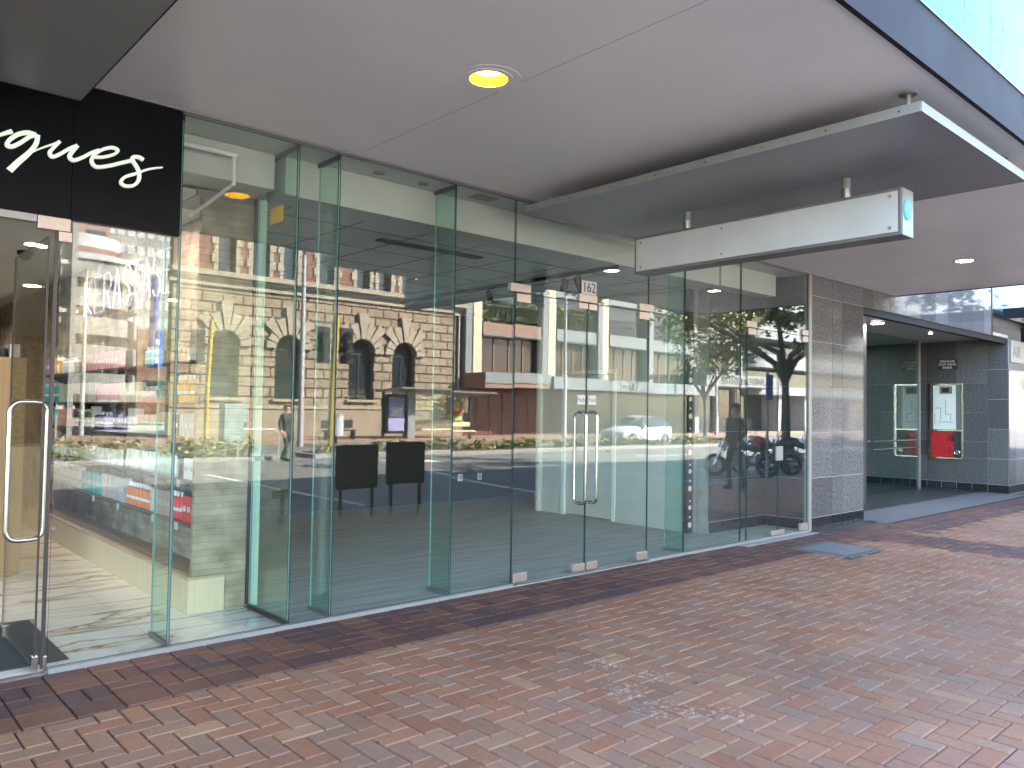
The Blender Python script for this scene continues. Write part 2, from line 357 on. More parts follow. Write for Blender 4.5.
# ------------------------------------------------------------------ ground
U = .113
def paving():
    m = MB(); g = .0022; ch = .0065; zl = -.0095
    def brick(x0, y0, x1, y1, tone):
        m.ct = tone
        a = [(x0 + g, y0 + g), (x1 - g, y0 + g), (x1 - g, y1 - g), (x0 + g, y1 - g)]
        dz = rnd.uniform(-.0012, .0012)
        b = [(x0 + g + ch, y0 + g + ch), (x1 - g - ch, y0 + g + ch), (x1 - g - ch, y1 - g - ch), (x0 + g + ch, y1 - g - ch)]
        i = len(m.v); m.v += [(*p, zl) for p in a] + [(*p, dz) for p in b]
        m.f.append((i + 4, i + 5, i + 6, i + 7)); m.mi.append(0); m.tone.append(tone)
        for k in range(4):
            m.f.append((i + k, i + (k + 1) % 4, i + 4 + (k + 1) % 4, i + 4 + k)); m.mi.append(0); m.tone.append(tone)
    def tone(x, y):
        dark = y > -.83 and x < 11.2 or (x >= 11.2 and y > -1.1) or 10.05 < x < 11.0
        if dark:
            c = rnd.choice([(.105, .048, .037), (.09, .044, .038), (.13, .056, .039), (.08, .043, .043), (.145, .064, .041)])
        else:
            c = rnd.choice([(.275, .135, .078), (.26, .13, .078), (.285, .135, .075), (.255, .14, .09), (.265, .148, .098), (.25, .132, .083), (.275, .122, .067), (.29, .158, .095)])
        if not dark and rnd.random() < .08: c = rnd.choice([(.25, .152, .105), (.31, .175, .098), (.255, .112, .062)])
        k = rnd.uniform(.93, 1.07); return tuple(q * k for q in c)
    def skip(x, y):
        return (11.74 < x < 18.55 and y > -.31) or (8.6 < x < 9.5 and -1.26 < y < -.52) or (10.08 < x < 11.9 and y > -.17) or (x > 18.5 and y > -.05)
    X0, X1, Y0 = -5.0, 30.0, -4.84
    yb = -.83
    # basket weave along the frontage
    bs = 2 * U * 1.035
    nx = int((X1 - X0) / bs) + 1
    rows = [(-.03 - .135, -.03)] + [(-.165 - bs * (k + 1), -.165 - bs * k) for k in range(3)]
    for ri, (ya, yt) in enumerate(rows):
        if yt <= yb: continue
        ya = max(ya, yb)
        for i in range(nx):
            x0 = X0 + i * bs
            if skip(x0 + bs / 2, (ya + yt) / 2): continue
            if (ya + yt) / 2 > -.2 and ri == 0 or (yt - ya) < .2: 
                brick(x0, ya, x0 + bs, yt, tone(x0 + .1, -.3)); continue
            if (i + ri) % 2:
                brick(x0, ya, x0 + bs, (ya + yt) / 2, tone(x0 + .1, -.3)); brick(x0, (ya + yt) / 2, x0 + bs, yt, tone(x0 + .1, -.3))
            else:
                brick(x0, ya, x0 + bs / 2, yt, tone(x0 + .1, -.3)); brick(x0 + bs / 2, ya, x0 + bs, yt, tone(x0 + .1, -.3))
    # herringbone field
    ox, oy = 3.863, -2.995
    for j in range(int((Y0 - oy) / U) - 2, int((yb - oy) / U) + 2):
        for i in range(int((X0 - ox) / U), int((X1 - ox) / U)):
            k = (i + j) % 4
            if k == 0: x0, y0, x1, y1 = ox + i * U, oy + j * U, ox + (i + 2) * U, oy + (j + 1) * U
            elif k == 2: x0, y0, x1, y1 = ox + i * U, oy + j * U, ox + (i + 1) * U, oy + (j + 2) * U
            else: continue
            y0 = max(y0, Y0); y1 = min(y1, yb)
            if y1 - y0 < .02: continue
            cx, cy = (x0 + x1) / 2, (y0 + y1) / 2
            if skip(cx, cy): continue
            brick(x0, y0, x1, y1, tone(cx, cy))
    root = m.obj('footpath', 'paver', tone=True, recalc=False); struct(root)
    b = B(-60, 110, -4.86, .0, -.4, -.0108).obj('footpath_bed', 'mortar'); struct(b)
    e = MB(); e.box(30.0, 110, -4.84, -.05, -.0075, -.001); e.box(-60, -5.0, -4.84, -.03, -.0075, -.001)
    struct(e.obj('footpath_beyond', 'far_paving'))
paving()
struct(B(-60, 110, -5.02, -4.862, -.4, -.002).obj('kerb', 'kerb', bevel=.012))
struct(B(-400, 500, -700, 400, -.62, -.42).obj('ground', 'concrete'))
struct(B(-60, 130, -28.2, -5.022, -.419, -.12).obj('road', 'asphalt'))
# right-hand doorway apron and cover
struct(MB().box(11.76, 18.5, -.30, .50, -.005, .002).obj('doorway_apron', 'aggregate'))
struct(B(10.1, 11.9, -.17, -.003, -.005, .003).obj('pillar_skirting', 'dark_floor'))
struct(B(8.3, 10.06, -.165, -.055, -.0056, .0035).obj('threshold_strip', 'concrete'))
cv = thing('access_cover', 'square steel access cover set into the brick paving by the granite pillar', 'access cover', (9.05, -.9, 0))
B(8.6, 9.5, -1.26, -.52, -.006, .001).obj('surround', 'aggregate', cv); B(8.70, 9.40, -1.15, -.62, .0012, .005).obj('plate', 'cover_steel', cv)
# road markings (each white line is its own sheet)
def line(p, q, w, name='road_marking'):
    p = Vector(p); q = Vector(q); d = (q - p).normalized(); n = Vector((-d.y, d.x)) * w / 2
    m = MB(); m.prism([tuple(p + n), tuple(q + n), tuple(q - n), tuple(p - n)], 'z', -.119, -.115)
    struct(m.obj(name, 'road_paint'))
for p, q in (((7.45, -14.0), (7.28, -6.57)), ((12.6, -11.9), (11.3, -6.5)), ((17.5, -11.2), (16.4, -6.4)), ((22.6, -11), (21.6, -6.4)), ((2.4, -14.2), (2.6, -6.6)), ((-3, -14), (-2.6, -6.6))): line(p, q, .11)
for k in range(6): line((14.0 + k * 1.0, -16.2), (14.0 + k * 1.0, -15.0), .5) if k < 2 else None
for k in range(7): line((24 + k * 7, -14.2), (27.5 + k * 7, -14.2), .12)
line((-50, -11.9), (2, -11.9), .1)
# planted strip in the middle of the road
struct(B(12.6, 42, -19.6, -18.2, -.15, .02).obj('median_kerb', 'kerb', bevel=.02))
struct(B(12.8, 41.8, -19.45, -18.35, .022, .05).obj('median_soil', 'soil'))
struct(B(-60, 11.5, -19.6, -18.2, -.15, .0).obj('median_kerb', 'kerb', bevel=.02))
struct(B(-60, 130, -34.0, -28.202, -.42, .0).obj('far_footpath', 'far_paving', bevel=.01))
struct(B(-60, 13.0, -62, -34.002, -.42, -.01).obj('side_plaza', 'far_paving'))

# ------------------------------------------------------------------ canopy
ZS = 3.466
def soffit_hole(m, cx, cy, r, x0, x1, y0, y1, z, n=32):
    """rectangle x0..x1,y0..y1 with a round hole"""
    def edge(t):
        c, s = math.cos(t), math.sin(t); k = min(((x1 - cx) / c if c > 0 else (x0 - cx) / c) if abs(c) > 1e-9 else 1e9, ((y1 - cy) / s if s > 0 else (y0 - cy) / s) if abs(s) > 1e-9 else 1e9)
        return (cx + c * k, cy + s * k, z)
    corners = sorted([math.atan2(y - cy, x - cx) % (2 * PI) for x in (x0, x1) for y in (y0, y1)])
    ts = sorted(set([2 * PI * k / n for k in range(n)] + corners))
    for a, b in zip(ts, ts[1:] + [ts[0] + 2 * PI]):
        m.face([(cx + r * math.cos(a), cy + r * math.sin(a), z), edge(a), edge(b), (cx + r * math.cos(b), cy + r * math.sin(b), z)])
cn = thing('canopy', 'grey street canopy with pale painted soffit over the brick footpath', 'canopy', (6, -1.75, ZS))
LIGHTS = [(2.90, -1.75, .115), (8.12, -1.79, .10), (10.53, -1.77, .10)]
def soffit_panel(x0, x1, lights):
    m = MB(); xs = x0
    for (lx, ly, r) in lights:
        a, b = max(lx - .3, x0), min(lx + .3, x1)
        if a > xs: m.face([(xs, -3.53, ZS), (xs, 0.02, ZS), (a, 0.02, ZS), (a, -3.53, ZS)])
        m.face([(a, -3.53, ZS), (a, ly - .3, ZS), (b, ly - .3, ZS), (b, -3.53, ZS)]); m.face([(a, ly + .3, ZS), (a, .02, ZS), (b, .02, ZS), (b, ly + .3, ZS)])
        soffit_hole(m, lx, ly, r, a, b, ly - .3, ly + .3, ZS); xs = b
    if xs < x1: m.face([(xs, -3.53, ZS), (xs, 0.02, ZS), (x1, 0.02, ZS), (x1, -3.53, ZS)])
    o = m.obj('soffit_panel', 'soffit', cn, recalc=False); return o
soffit_panel(-9, 3.0665, [LIGHTS[0]])
soffit_panel(3.0692, 10.985, [LIGHTS[1], LIGHTS[2]])
soffit_panel(10.989, 12.9, [])
B(-9, 12.9, -3.50, 0.01, 3.52, 3.74).obj('roof_deck', 'fascia_grey', cn)
B(-9, 12.93, -3.56, -3.532, 3.455, 3.77).obj('fascia', 'fascia_grey', cn)
B(12.903, 12.93, -3.53, -.002, 3.455, 3.77).obj('end_fascia', 'fascia_grey', cn)
MB().box(-9, 12.93, -3.568, -3.545, 3.771, 3.777).obj('flashing', 'panel_grey', cn)
B(-9, 12.9, -.03, -.004, 3.452, 3.464).obj('wall_bead', 'alu_light', cn)
def ring(m, cx, cy, r0, r1, z0, z1, n=40):
    for k in range(n):
        a, b = 2 * PI * k / n, 2 * PI * (k + 1) / n
        P = lambda r, t, z: (cx + r * math.cos(t), cy + r * math.sin(t), z)
        m.face([P(r0, a, z0), P(r0, b, z0), P(r1, b, z0), P(r1, a, z0)])
        m.face([P(r1, a, z0), P(r1, b, z0), P(r1, b, z1), P(r1, a, z1)]); m.face([P(r0, a, z0), P(r0, a, z1), P(r0, b, z1), P(r0, b, z0)])
def cyl_in(m, cx, cy, r0, r1, z0, z1, n=40, cap=True):
    for k in range(n):
        a, b = 2 * PI * k / n, 2 * PI * (k + 1) / n
        m.face([(cx + r0 * math.cos(a), cy + r0 * math.sin(a), z0), (cx + r1 * math.cos(a), cy + r1 * math.sin(a), z1), (cx + r1 * math.cos(b), cy + r1 * math.sin(b), z1), (cx + r0 * math.cos(b), cy + r0 * math.sin(b), z0)])
    if cap: m.face([(cx + r1 * math.cos(2 * PI * k / n), cy + r1 * math.sin(2 * PI * k / n), z1) for k in range(n)])
def downlight(cx, cy, r, label, yellow):
    t = thing('downlight', label, 'ceiling light', (cx, cy, ZS), 'round downlights in the canopy soffit')
    m = MB(); ring(m, cx, cy, r - .004, r + .028, ZS - .004, ZS); m.obj('trim', 'soffit' if yellow else 'white_face', t)
    if yellow:
        m = MB(); ring(m, cx, cy, r + .04, r + .075, ZS - .002, ZS); m.obj('patch_ring', 'soffit', t)
        m = MB(); cyl_in(m, cx, cy, r - .005, r - .03, ZS, ZS + .05, cap=False); m.obj('reflector', 'lamp_yellow', t, smooth=True)
        m = MB(); cyl_in(m, cx, cy, r - .03, r - .04, ZS + .05, ZS + .053); m.obj('lens', 'lamp_bulb', t)
    else:
        m = MB(); cyl_in(m, cx, cy, r - .005, r - .02, ZS, ZS + .02, cap=True); m.obj('lens', 'lamp_white', t)
downlight(*LIGHTS[0], 'round downlight glowing yellow with a bare inner reflector in the canopy soffit', True)
downlight(*LIGHTS[1], 'white-lit round downlight hidden above the hanging sign panel', False)
downlight(*LIGHTS[2], 'white-lit round downlight in the soffit between sign box and granite pillar', False)
# suspended panel over the doors
PZ = 3.295
hp = thing('hanging_panel', 'flat grey metal panel hung under the soffit above the sign box', 'ceiling panel', (5.66, -1.8, PZ))
px0, px1, py0, py1 = 4.69, 6.64, -3.45, -.15
m = MB(); m.box(px0 + .004, (px0 + px1) / 2 - .001, py0 + .004, py1 - .004, PZ, PZ + .012); m.box((px0 + px1) / 2 + .001, px1 - .004, py0 + .004, py1 - .004, PZ, PZ + .012); m.obj('sheet', 'panel_grey', hp)
m = MB(); 
for a in ((px0, px1, py0 - .004, py0 + .003), (px0, px1, py1 - .003, py1 + .004), (px0 - .004, px0 + .003, py0 + .003, py1 - .003), (px1 - .003, px1 + .004, py0 + .003, py1 - .003)): m.box(a[0], a[1], a[2], a[3], PZ - .004, PZ + .056)
m.obj('rim', 'rim_metal', hp)
for k in range(8): MB().cyl((px0 - .004, py0 + .12 + k * .44, PZ + .026), (px0 - .007, py0 + .12 + k * .44, PZ + .026), .006, 10).obj('rivet', 'dark_metal', hp)
for (x, y) in ((4.82, -3.33), (4.98, -.27), (6.5, -3.33), (6.5, -.27)):
    m = MB(); m.cyl((x, y, PZ + .0125), (x, y, ZS - .006), .014, 14); m.cyl((x, y, ZS - .012), (x, y, ZS - .001), .05, 24); m.obj('hanger', 'alu_light', hp, smooth=True)
# sign box
sb = thing('sign_box', 'long white blank sign box below the grey panel with blue disc on its end', 'sign', (5.67, -1.82, 2.80))
sx0, sx1, sy0, sy1, sz0, sz1 = 5.575, 5.765, -2.99, -.66, 2.80, 3.13
m = MB(); f = .022
for (a, b, c, d) in ((sy0, sy1, sz0, sz0 + f), (sy0, sy1, sz1 - f, sz1), (sy0, sy0 + f, sz0 + f, sz1 - f), (sy1 - f, sy1, sz0 + f, sz1 - f)): m.box(sx0, sx1, a, b, c, d)
m.obj('frame', 'frame_grey', sb, bevel=.003)
B(sx0 - .004, sx0 + .01, sy0 + f + .001, sy1 - f - .001, sz0 + f + .001, sz1 - f - .001).obj('face_panel', 'white_face', sb)
B(sx1 - .01, sx1 + .004, sy0 + f + .001, sy1 - f - .001, sz0 + f + .001, sz1 - f - .001).obj('face_panel', 'white_face', sb)
B(sx0 + .006, sx1 - .002, sy0 - .006, sy0 - .0005, sz0 + .002, sz1 - .002).obj('end_cap', 'aluminium', sb)
for z, mm in ((sz0 + .055, 'screw'), (sz1 - .055, 'screw')):
    for y in (sy0 + .075, sy1 - .075):
        m = MB(); m.cyl((sx0 - .0045, y, z), (sx0 - .008, y, z), .017, 16); m.obj('screw', mm, sb)
        MB().cyl((sx0 - .0081, y, z), (sx0 - .010, y, z), .006, 10).obj('screw', 'dark_metal', sb)
for z in (sz0 + .06, sz1 - .06):
    MB().cyl((sx0 - .0045, -1.57, z), (sx0 - .007, -1.57, z), .007, 10).obj('screw', 'dark_metal', sb)
# blue disc with light swirl
ey = sy0 - .0065
cxd, czd, rd = 5.672, 2.985, .062
m = MB(); m.prism([(cxd + rd * math.cos(2 * PI * k / 36), czd + rd * 1.15 * math.sin(2 * PI * k / 36)) for k in range(36)], 'y', ey - .003, ey); m.obj('disc', 'sign_blue', sb)
def arc3(cx, cz, r, a0, a1, y, n=14, sz=1.): return [(cx + r * math.cos(a0 + (a1 - a0) * k / n), y, cz + sz * r * math.sin(a0 + (a1 - a0) * k / n)) for k in range(n + 1)]
m = MB(); m.tube(arc3(cxd - .012, czd + .005, .028, -1.2, 3.6, ey - .004), .0045, 6); m.tube([(cxd + .012, ey - .004, czd + .055), (cxd + .016, ey - .004, czd), (cxd - .005, ey - .004, czd - .06)], .0045, 6)
m.tube(arc3(cxd + .03, czd - .025, .016, .4, 5.6, ey - .004), .004, 6); m.obj('swirl', 'white_face', sb)
m = MB(); m.tube(arc3(cxd - .004, czd - .004, .068, 2.2, 4.4, ey - .002, sz=1.1), .004, 6); m.obj('swirl', 'sign_blue', sb)
for y in (-1.16, -2.56):
    m = MB(); m.cyl((5.67, y, sz1 + .0005), (5.67, y, sz1 + .085), .036, 24); m.obj('post', 'steel', sb, smooth=True); MB().cyl((5.67, y, sz1 + .0855), (5.67, y, PZ - .001), .030, 20).obj('post', 'rim_metal', sb, smooth=True)
# panel over the neighbouring shop door
lp = thing('hanging_panel', 'dark glossy metal panel hung under the soffit above the black shop fascia', 'ceiling panel', (.2, -1.9, 3.25))
B(-1.6, 1.12, -3.45, -.32, 3.25, 3.262).obj('sheet', 'panel_dark', lp)
m = MB()
for a in ((-1.6, 1.12, -3.456, -3.451), (-1.6, 1.12, -.319, -.314), (1.121, 1.126, -3.45, -.32)): m.box(*a, 3.248, 3.30)
m.obj('rim', 'fascia_grey', lp)
for (x, y) in ((-1.3, -3.2), (.9, -3.2), (.9, -.6)): MB().cyl((x, y, 3.2625), (x, y, ZS - .001), .014, 12).obj('hanger', 'alu_light', lp, smooth=True)

# ------------------------------------------------------------------ the building above and beside
def tiles(name, us, vs, place, mats, parent, tones, gap=.0035, th=.012):
    """us, vs: joint positions; place(u,v,d) -> point; d<0 is outwards"""
    m = MB()
    for a, b in zip(us, us[1:]):
        for c, d in zip(vs, vs[1:]):
            t = rnd.choice(tones); k = rnd.uniform(.92, 1.08); m.ct = tuple(q * k for q in t)
            P = [place(a + gap, c + gap, 0), place(b - gap, c + gap, 0), place(b - gap, d - gap, 0), place(a + gap, d - gap, 0)]
            Q = [place(a + gap, c + gap, th), place(b - gap, c + gap, th), place(b - gap, d - gap, th), place(a + gap, d - gap, th)]
            m.face(P)
            for i in range(4): m.face([P[i], Q[i], Q[(i + 1) % 4], P[(i + 1) % 4]])
    o = m.obj(name, mats, parent, tone=True, recalc=False)
    g = MB(); g.face([place(us[0], vs[0], th * .55), place(us[-1], vs[0], th * .55), place(us[-1], vs[-1], th * .55), place(us[0], vs[-1], th * .55)]); g.obj('grout', 'grout', parent, recalc=False)
    return o
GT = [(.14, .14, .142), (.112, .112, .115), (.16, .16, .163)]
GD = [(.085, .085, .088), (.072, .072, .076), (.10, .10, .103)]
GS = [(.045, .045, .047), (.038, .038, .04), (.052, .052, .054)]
PL = [(.022, .022, .026), (.03, .03, .034)]
gp = thing('granite_pillar', 'speckled grey granite tiled pillar with black plinth right of the last glass door', 'pillar', (10.9, .2, 0))
tiles('granite_tiling', [10.13, 10.75, 11.07, 11.74], [.17, .70, 1.32, 1.94, 2.56, 3.18, 3.466], lambda u, v, d: (u, d, v), 'granite', gp, GT)
tiles('plinth', [10.13, 10.44, 10.75, 11.07, 11.4, 11.74], [0, .17], lambda u, v, d: (u, d - .006, v), 'granite', gp, PL)
tiles('granite_tiling', [0, .5, .9], [.17, .70, 1.32, 1.94, 2.56, 3.18, 3.466], lambda u, v, d: (11.74 - d, .012 + u, v), 'granite', gp, GT)
tiles('plinth', [0, .5, .9], [0, .17], lambda u, v, d: (11.746 - d, .012 + u, v), 'granite', gp, PL)
B(10.14, 11.725, .014, .9, 0, 3.46).obj('core', 'concrete', gp)
# upper facade over the canopy
uf = thing('office_building', 'office building rising above the canopy with glass coloured pale blue like reflected sky', 'building', (6, .5, 3.5))
tiles('granite_tiling', [11.742] + [12.06 + .62 * k for k in range(0, 9)] + [17.46], [3.19, 3.752, 4.37], lambda u, v, d: (u, d, v), 'granite', uf, GT)
B(11.74, 17.46, .014, .5, 3.19, 4.37).obj('lintel', 'concrete', uf)
m = MB(); m.box(12.95, 17.46, -.001, .3, 4.375, 12.2); m.box(17.475, 60, -.001, .3, 3.72, 12.2); m.box(-30, 12.94, -.001, .3, 3.78, 12.2)
m.obj('sky_blue_glazing', 'facade_sky_blue', uf)  # hardly mirrors; the sky's blue is put into its colour
for x in (-19, -4, 11, 26, 41, 56): B(x - .012, x + .012, -.006, -.0015, 3.8, 12.2).obj('mullion', 'fascia_grey', uf)
B(-30, 60, .31, 14, 3.50, 12.1).obj('upper_floors', 'grey_build', uf)
B(17.45, 17.49, -.012, .3, 3.19, 4.37).obj('corner_trim', 'black', uf)
# lobby recess
lb = thing('entrance_lobby', 'recessed dark granite lobby with glazed entrance beside the tiled pillar', 'entrance', (15, 1.2, 0))
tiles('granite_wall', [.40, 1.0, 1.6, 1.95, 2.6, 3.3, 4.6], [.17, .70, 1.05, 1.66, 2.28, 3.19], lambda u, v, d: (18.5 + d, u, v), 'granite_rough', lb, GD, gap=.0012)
tiles('plinth', [.40, .7, 1.0, 1.3, 1.6, 1.95, 2.3, 2.6, 3.3, 4.6], [0, .17], lambda u, v, d: (18.494 + d, u, v), 'granite', lb, PL)
B(18.52, 18.9, .40, 4.6, 0, 3.3).obj('core', 'concrete', lb)
B(11.76, 18.49, .012, 4.6, 3.20, 3.26).obj('ceiling', 'white_face', lb)
B(11.76, 18.46, .022, .12, 3.08, 3.195).obj('head_beam', 'fascia_grey', lb)
B(11.75, 18.49, .505, 4.6, -.01, .012).obj('floor', 'dark_floor', lb)
B(11.75, 18.49, 4.62, 4.8, 0, 3.3).obj('rear_wall', 'wall_int', lb)
B(14.2, 17.4, 3.2, 3.7, .013, .95).obj('reception_counter', 'off_white', lb)
for (x, y) in ((12.6, .75), (14.1, .8), (16.4, .75)):
    t = thing('spot_lamp', {12.6: 'tiny lit spot lamp in the lobby ceiling near the tiled pillar', 14.1: 'oval lit lamp in the middle of the lobby ceiling', 16.4: 'tiny lit spot lamp in the lobby ceiling nearest the red cabinet'}[x], 'ceiling light', (x, y, 3.195), 'lamps in the lobby ceiling')
    r = .10 if x == 14.1 else .03
    m = MB(); m.cyl((x, y, 3.198), (x, y, 3.182), r, 24); m.obj('lens', 'lamp_white', t)
    m = MB(); ring(m, x, y, r + .001, r + .02, 3.188, 3.199); m.obj('trim', 'white_face', t)
# lobby glazing
lamp_at_lobby = (14.1, .8, 3.178)
lg = thing('lobby_glazing', 'green tinted glass entrance screen with steel post in the lobby', 'glass screen', (15, 1.6, 0))
def pane(name, x0, x1, z0, z1, parent, y=0.0, th=.012, mat='pane'):
    m = MB(); i = m
    m.box(x0, x1, y, y + th, z0, z1); m.mi = [0, 0, 0, 0, 0, 0]; m.mi = [1, 1, 0, 1, 0, 1]
    return m.obj(name, [mat, 'glass_seam'], parent)
def pane_x(name, x, y0, y1, z0, z1, parent, th=.012, mat='pane_green'):
    m = MB(); m.box(x, x + th, y0, y1, z0, z1); m.mi = [1, 1, 1, 0, 1, 0]
    return m.obj(name, [mat, 'glass_edge'], parent)
pane('pane', 11.8, 15.0, .02, 3.19, lg, y=1.55, mat='pane_green'); pane('pane', 15.01, 17.9, .02, 3.19, lg, y=1.55, mat='pane_green')
m = MB(); m.box(17.92, 17.98, 1.53, 1.59, .013, 3.19); m.obj('post', 'alu_light', lg); m = MB(); m.cyl((17.8, 1.50, .9), (15.6, 1.50, .9), .014); m.cyl((17.8, 1.50, 1.06), (15.6, 1.50, 1.06), .014); m.obj('push_bar', 'steel', lg, smooth=True)
B(14.98, 15.02, 1.50, 1.549, .013, .09).obj('floor_fitting', 'steel', lg)
# sprinkler plate and cabinet
sp = thing('sprinkler_sign', 'small black plate lettered sprinkler stop valve inside on granite wall', 'sign', (18.49, 1.17, 2.7))
B(18.482, 18.496, .97, 1.37, 2.58, 2.81).obj('plate', 'black_text', sp)
FX = Euler((PI / 2, 0, -PI / 2)).to_matrix()
for i, s in enumerate(('SPRINKLER', 'STOP VALVE', 'INSIDE')): text('lettering', s, 'white_text', .066, Vector((18.480, 1.17, 2.762 - i * .068)), FX, sp, sx=.95)
fc = thing('fire_cabinet', 'steel framed wall cabinet with a plan above and red valve box below', 'cabinet', (18.48, 1.2, .66))
m = MB()
for a in ((.84, .88, .66, 2.28), (1.50, 1.54, .66, 2.28), (.88, 1.50, 2.25, 2.28), (.88, 1.50, .66, .69), (.88, 1.50, 1.255, 1.285)): m.box(18.44, 18.495, *a)
m.obj('frame', 'steel', fc)
B(18.47, 18.494, 1.0, 1.455, 1.29, 2.245).obj('plan_board', 'plan_paper', fc); B(18.47, 18.494, .885, .995, 1.29, 2.245).obj('side_panel', 'panel_dark', fc)
B(18.462, 18.469, 1.07, 1.32, 2.06, 2.22).obj('display', 'cover_steel', fc); B(18.458, 18.4615, 1.13, 1.27, 2.09, 2.19).obj('screen', 'black', fc)
m = MB()
for (a, b, c, d) in ((1.2, 1.2, 1.62, 1.92), (1.1, 1.2, 1.62, 1.62), (1.1, 1.1, 1.62, 1.5), (1.3, 1.42, 1.75, 1.75), (1.3, 1.3, 1.5, 1.75), (1.05, 1.35, 1.45, 1.45), (1.42, 1.42, 1.4, 1.62)):
    m.box(18.467, 18.4695, min(a, b) - .004, max(a, b) + .004, min(c, d) - .004, max(c, d) + .004)
m.obj('plan_line', 'dark_metal', fc)
B(18.478, 18.4945, .885, 1.495, .695, 1.25).obj('valve_box', 'red_cabinet', fc); B(18.47, 18.4775, .885, 1.05, .695, 1.25).obj('side_panel', 'dark_metal', fc)
for (y, z, r, mm) in ((1.06, 1.12, .055, 'dark_metal'), (1.13, .88, .065, 'red_cabinet'), (.97, .80, .05, 'chrome')):
    m = MB(); m.tube([(18.45, y + r * math.cos(t * PI / 10), z + r * math.sin(t * PI / 10)) for t in range(20)], .012, 8, closed=True); m.cyl((18.474, y, z), (18.44, y, z), .022, 12); m.obj('valve', mm, fc, smooth=True)
# right pillar and next shop
g2 = thing('granite_pillar', 'granite tiled pillar at the far corner of the lobby with glossy street face', 'pillar', (19, .1, 0))
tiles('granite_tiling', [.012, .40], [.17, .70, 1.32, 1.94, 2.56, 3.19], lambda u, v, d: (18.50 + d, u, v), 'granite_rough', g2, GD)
tiles('granite_tiling', [18.51, 18.95, 19.6, 20.4], [.17, .70, 1.32, 1.94, 2.56], lambda u, v, d: (u, d, v), 'granite', g2, GT)
tiles('plinth', [18.49, 18.95, 19.6, 20.4], [0, .17], lambda u, v, d: (u, d - .006, v), 'granite', g2, PL); tiles('plinth', [.006, .40], [0, .17], lambda u, v, d: (18.494 + d, u, v), 'granite', g2, PL)
B(18.52, 20.4, .014, .39, 0, 3.19).obj('core', 'concrete', g2)
nc = thing('canopy', 'pale soffit of the next building beyond the lobby', 'canopy', (24, -1.5, 3.6))
B(18.2, 32, -3.2, -.004, 3.60, 3.75).obj('soffit', 'soffit', nc); B(18.15, 18.19, -3.2, -.004, 3.57, 3.78).obj('fascia', 'fascia_grey', nc)
ns = thing('sign_reflection', 'pale panel with thin grey capitals standing in for a reflected sign at the far right edge', 'sign', (19.6, -.02, 2.9))
B(18.62, 22.5, -.014, -.001, 2.72, 3.17).obj('panel', 'sign_pale', ns); text('lettering', 'AIR', 'frame_grey', .34, Vector((18.72, -.017, 2.93)), FACE_STREET, ns, align='LEFT')  # added panel in place of a sign reflected in the polished granite
nb = thing('neighbouring_shop', 'glossy dark shop front wall beyond the far granite pillar', 'shop', (25, .2, 0)); B(20.42, 40, 0, .3, 0, 3.6).obj('glazing', 'blue_glass', nb)

# ------------------------------------------------------------------ glass front
GF = dict(group='clear glass panes of the shop front')
def glass_thing(x0, x1, label, z0=.03, z1=3.44, **k):
    t = thing('glazed_panel', label, 'glass pane', ((x0 + x1) / 2, 0, z0), 'clear glass panes of the shop front')
    pane('pane', x0 + .003, x1 - .003, z0, z1, t, **k); t.rotation_euler = (rnd.uniform(-.0012, .0012), 0, rnd.uniform(-.0016, .0016)); return t
glass_thing(1.115, 1.79, 'clear glass sidelight under the black fascia beside the open door', z1=2.63)
glass_thing(1.80, 2.605, 'tall clear glass pane in front of the stone pillar and wooden bench')
glass_thing(2.615, 2.935, 'narrow tall glass pane between two close green edged fins')
glass_thing(2.945, 4.035, 'wide tall glass pane showing the reflected dark notice boards')
glass_thing(4.045, 4.72, 'tall glass pane left of the double doors')
glass_thing(6.635, 7.27, 'tall glass pane right of the double doors in front of the white partition')
glass_thing(7.285, 8.405, 'tall glass pane in front of the dotted post')
t = glass_thing(4.725, 6.63, 'wide glass transom above the double doors', z0=2.612)
t = glass_thing(8.415, 10.045, 'glass transom above the right hand doors', z0=2.612)
glass_thing(8.415, 8.545, 'sliver of glass beside the right hand doors', z1=2.606)
def fin(x, d, label):
    t = thing('glass_fin', label, 'glass fin', (x, .2, 0), 'vertical glass fins behind the shop front'); 
    pane_x('pane', x - .006, .016, d, .04, 3.43, t); B(x - .012, x + .012, .014, d + .02, 3.405, 3.438).obj('top_channel', 'dark_metal', t); B(x - .012, x + .012, .014, d + .02, .022, .045).obj('foot_channel', 'frame_grey', t)
fin(1.80, .34, 'tall green edged glass fin at the right end of the black fascia')
fin(2.94, .30, 'tall green edged glass fin right of the partition with yellow sticker')
fin(4.04, .28, 'tall green edged glass fin between the boards and the double doors')
fin(7.28, .26, 'tall green edged glass fin right of the double doors')
tp = thing('glass_partition', 'glass partition with black frame dividing the two shops', 'glass partition', (2.62, .3, 0))
pane_x('pane', 2.605, .016, .64, .05, 3.42, tp); B(2.60, 2.625, .014, .66, .021, .048).obj('foot_channel', 'black', tp); B(2.60, 2.625, .014, .66, 3.41, 3.438).obj('top_channel', 'frame_grey', tp)
B(2.585, 2.605, .645, .67, .045, 3.16).obj('frame', 'black', tp); B(2.61, 2.68, .655, .72, .03, 3.16).obj('white_post', 'white_paint', tp)
MB().box(2.598, 2.604, .22, .42, 2.92, 3.04).obj('sticker', 'sign_yellow', tp)
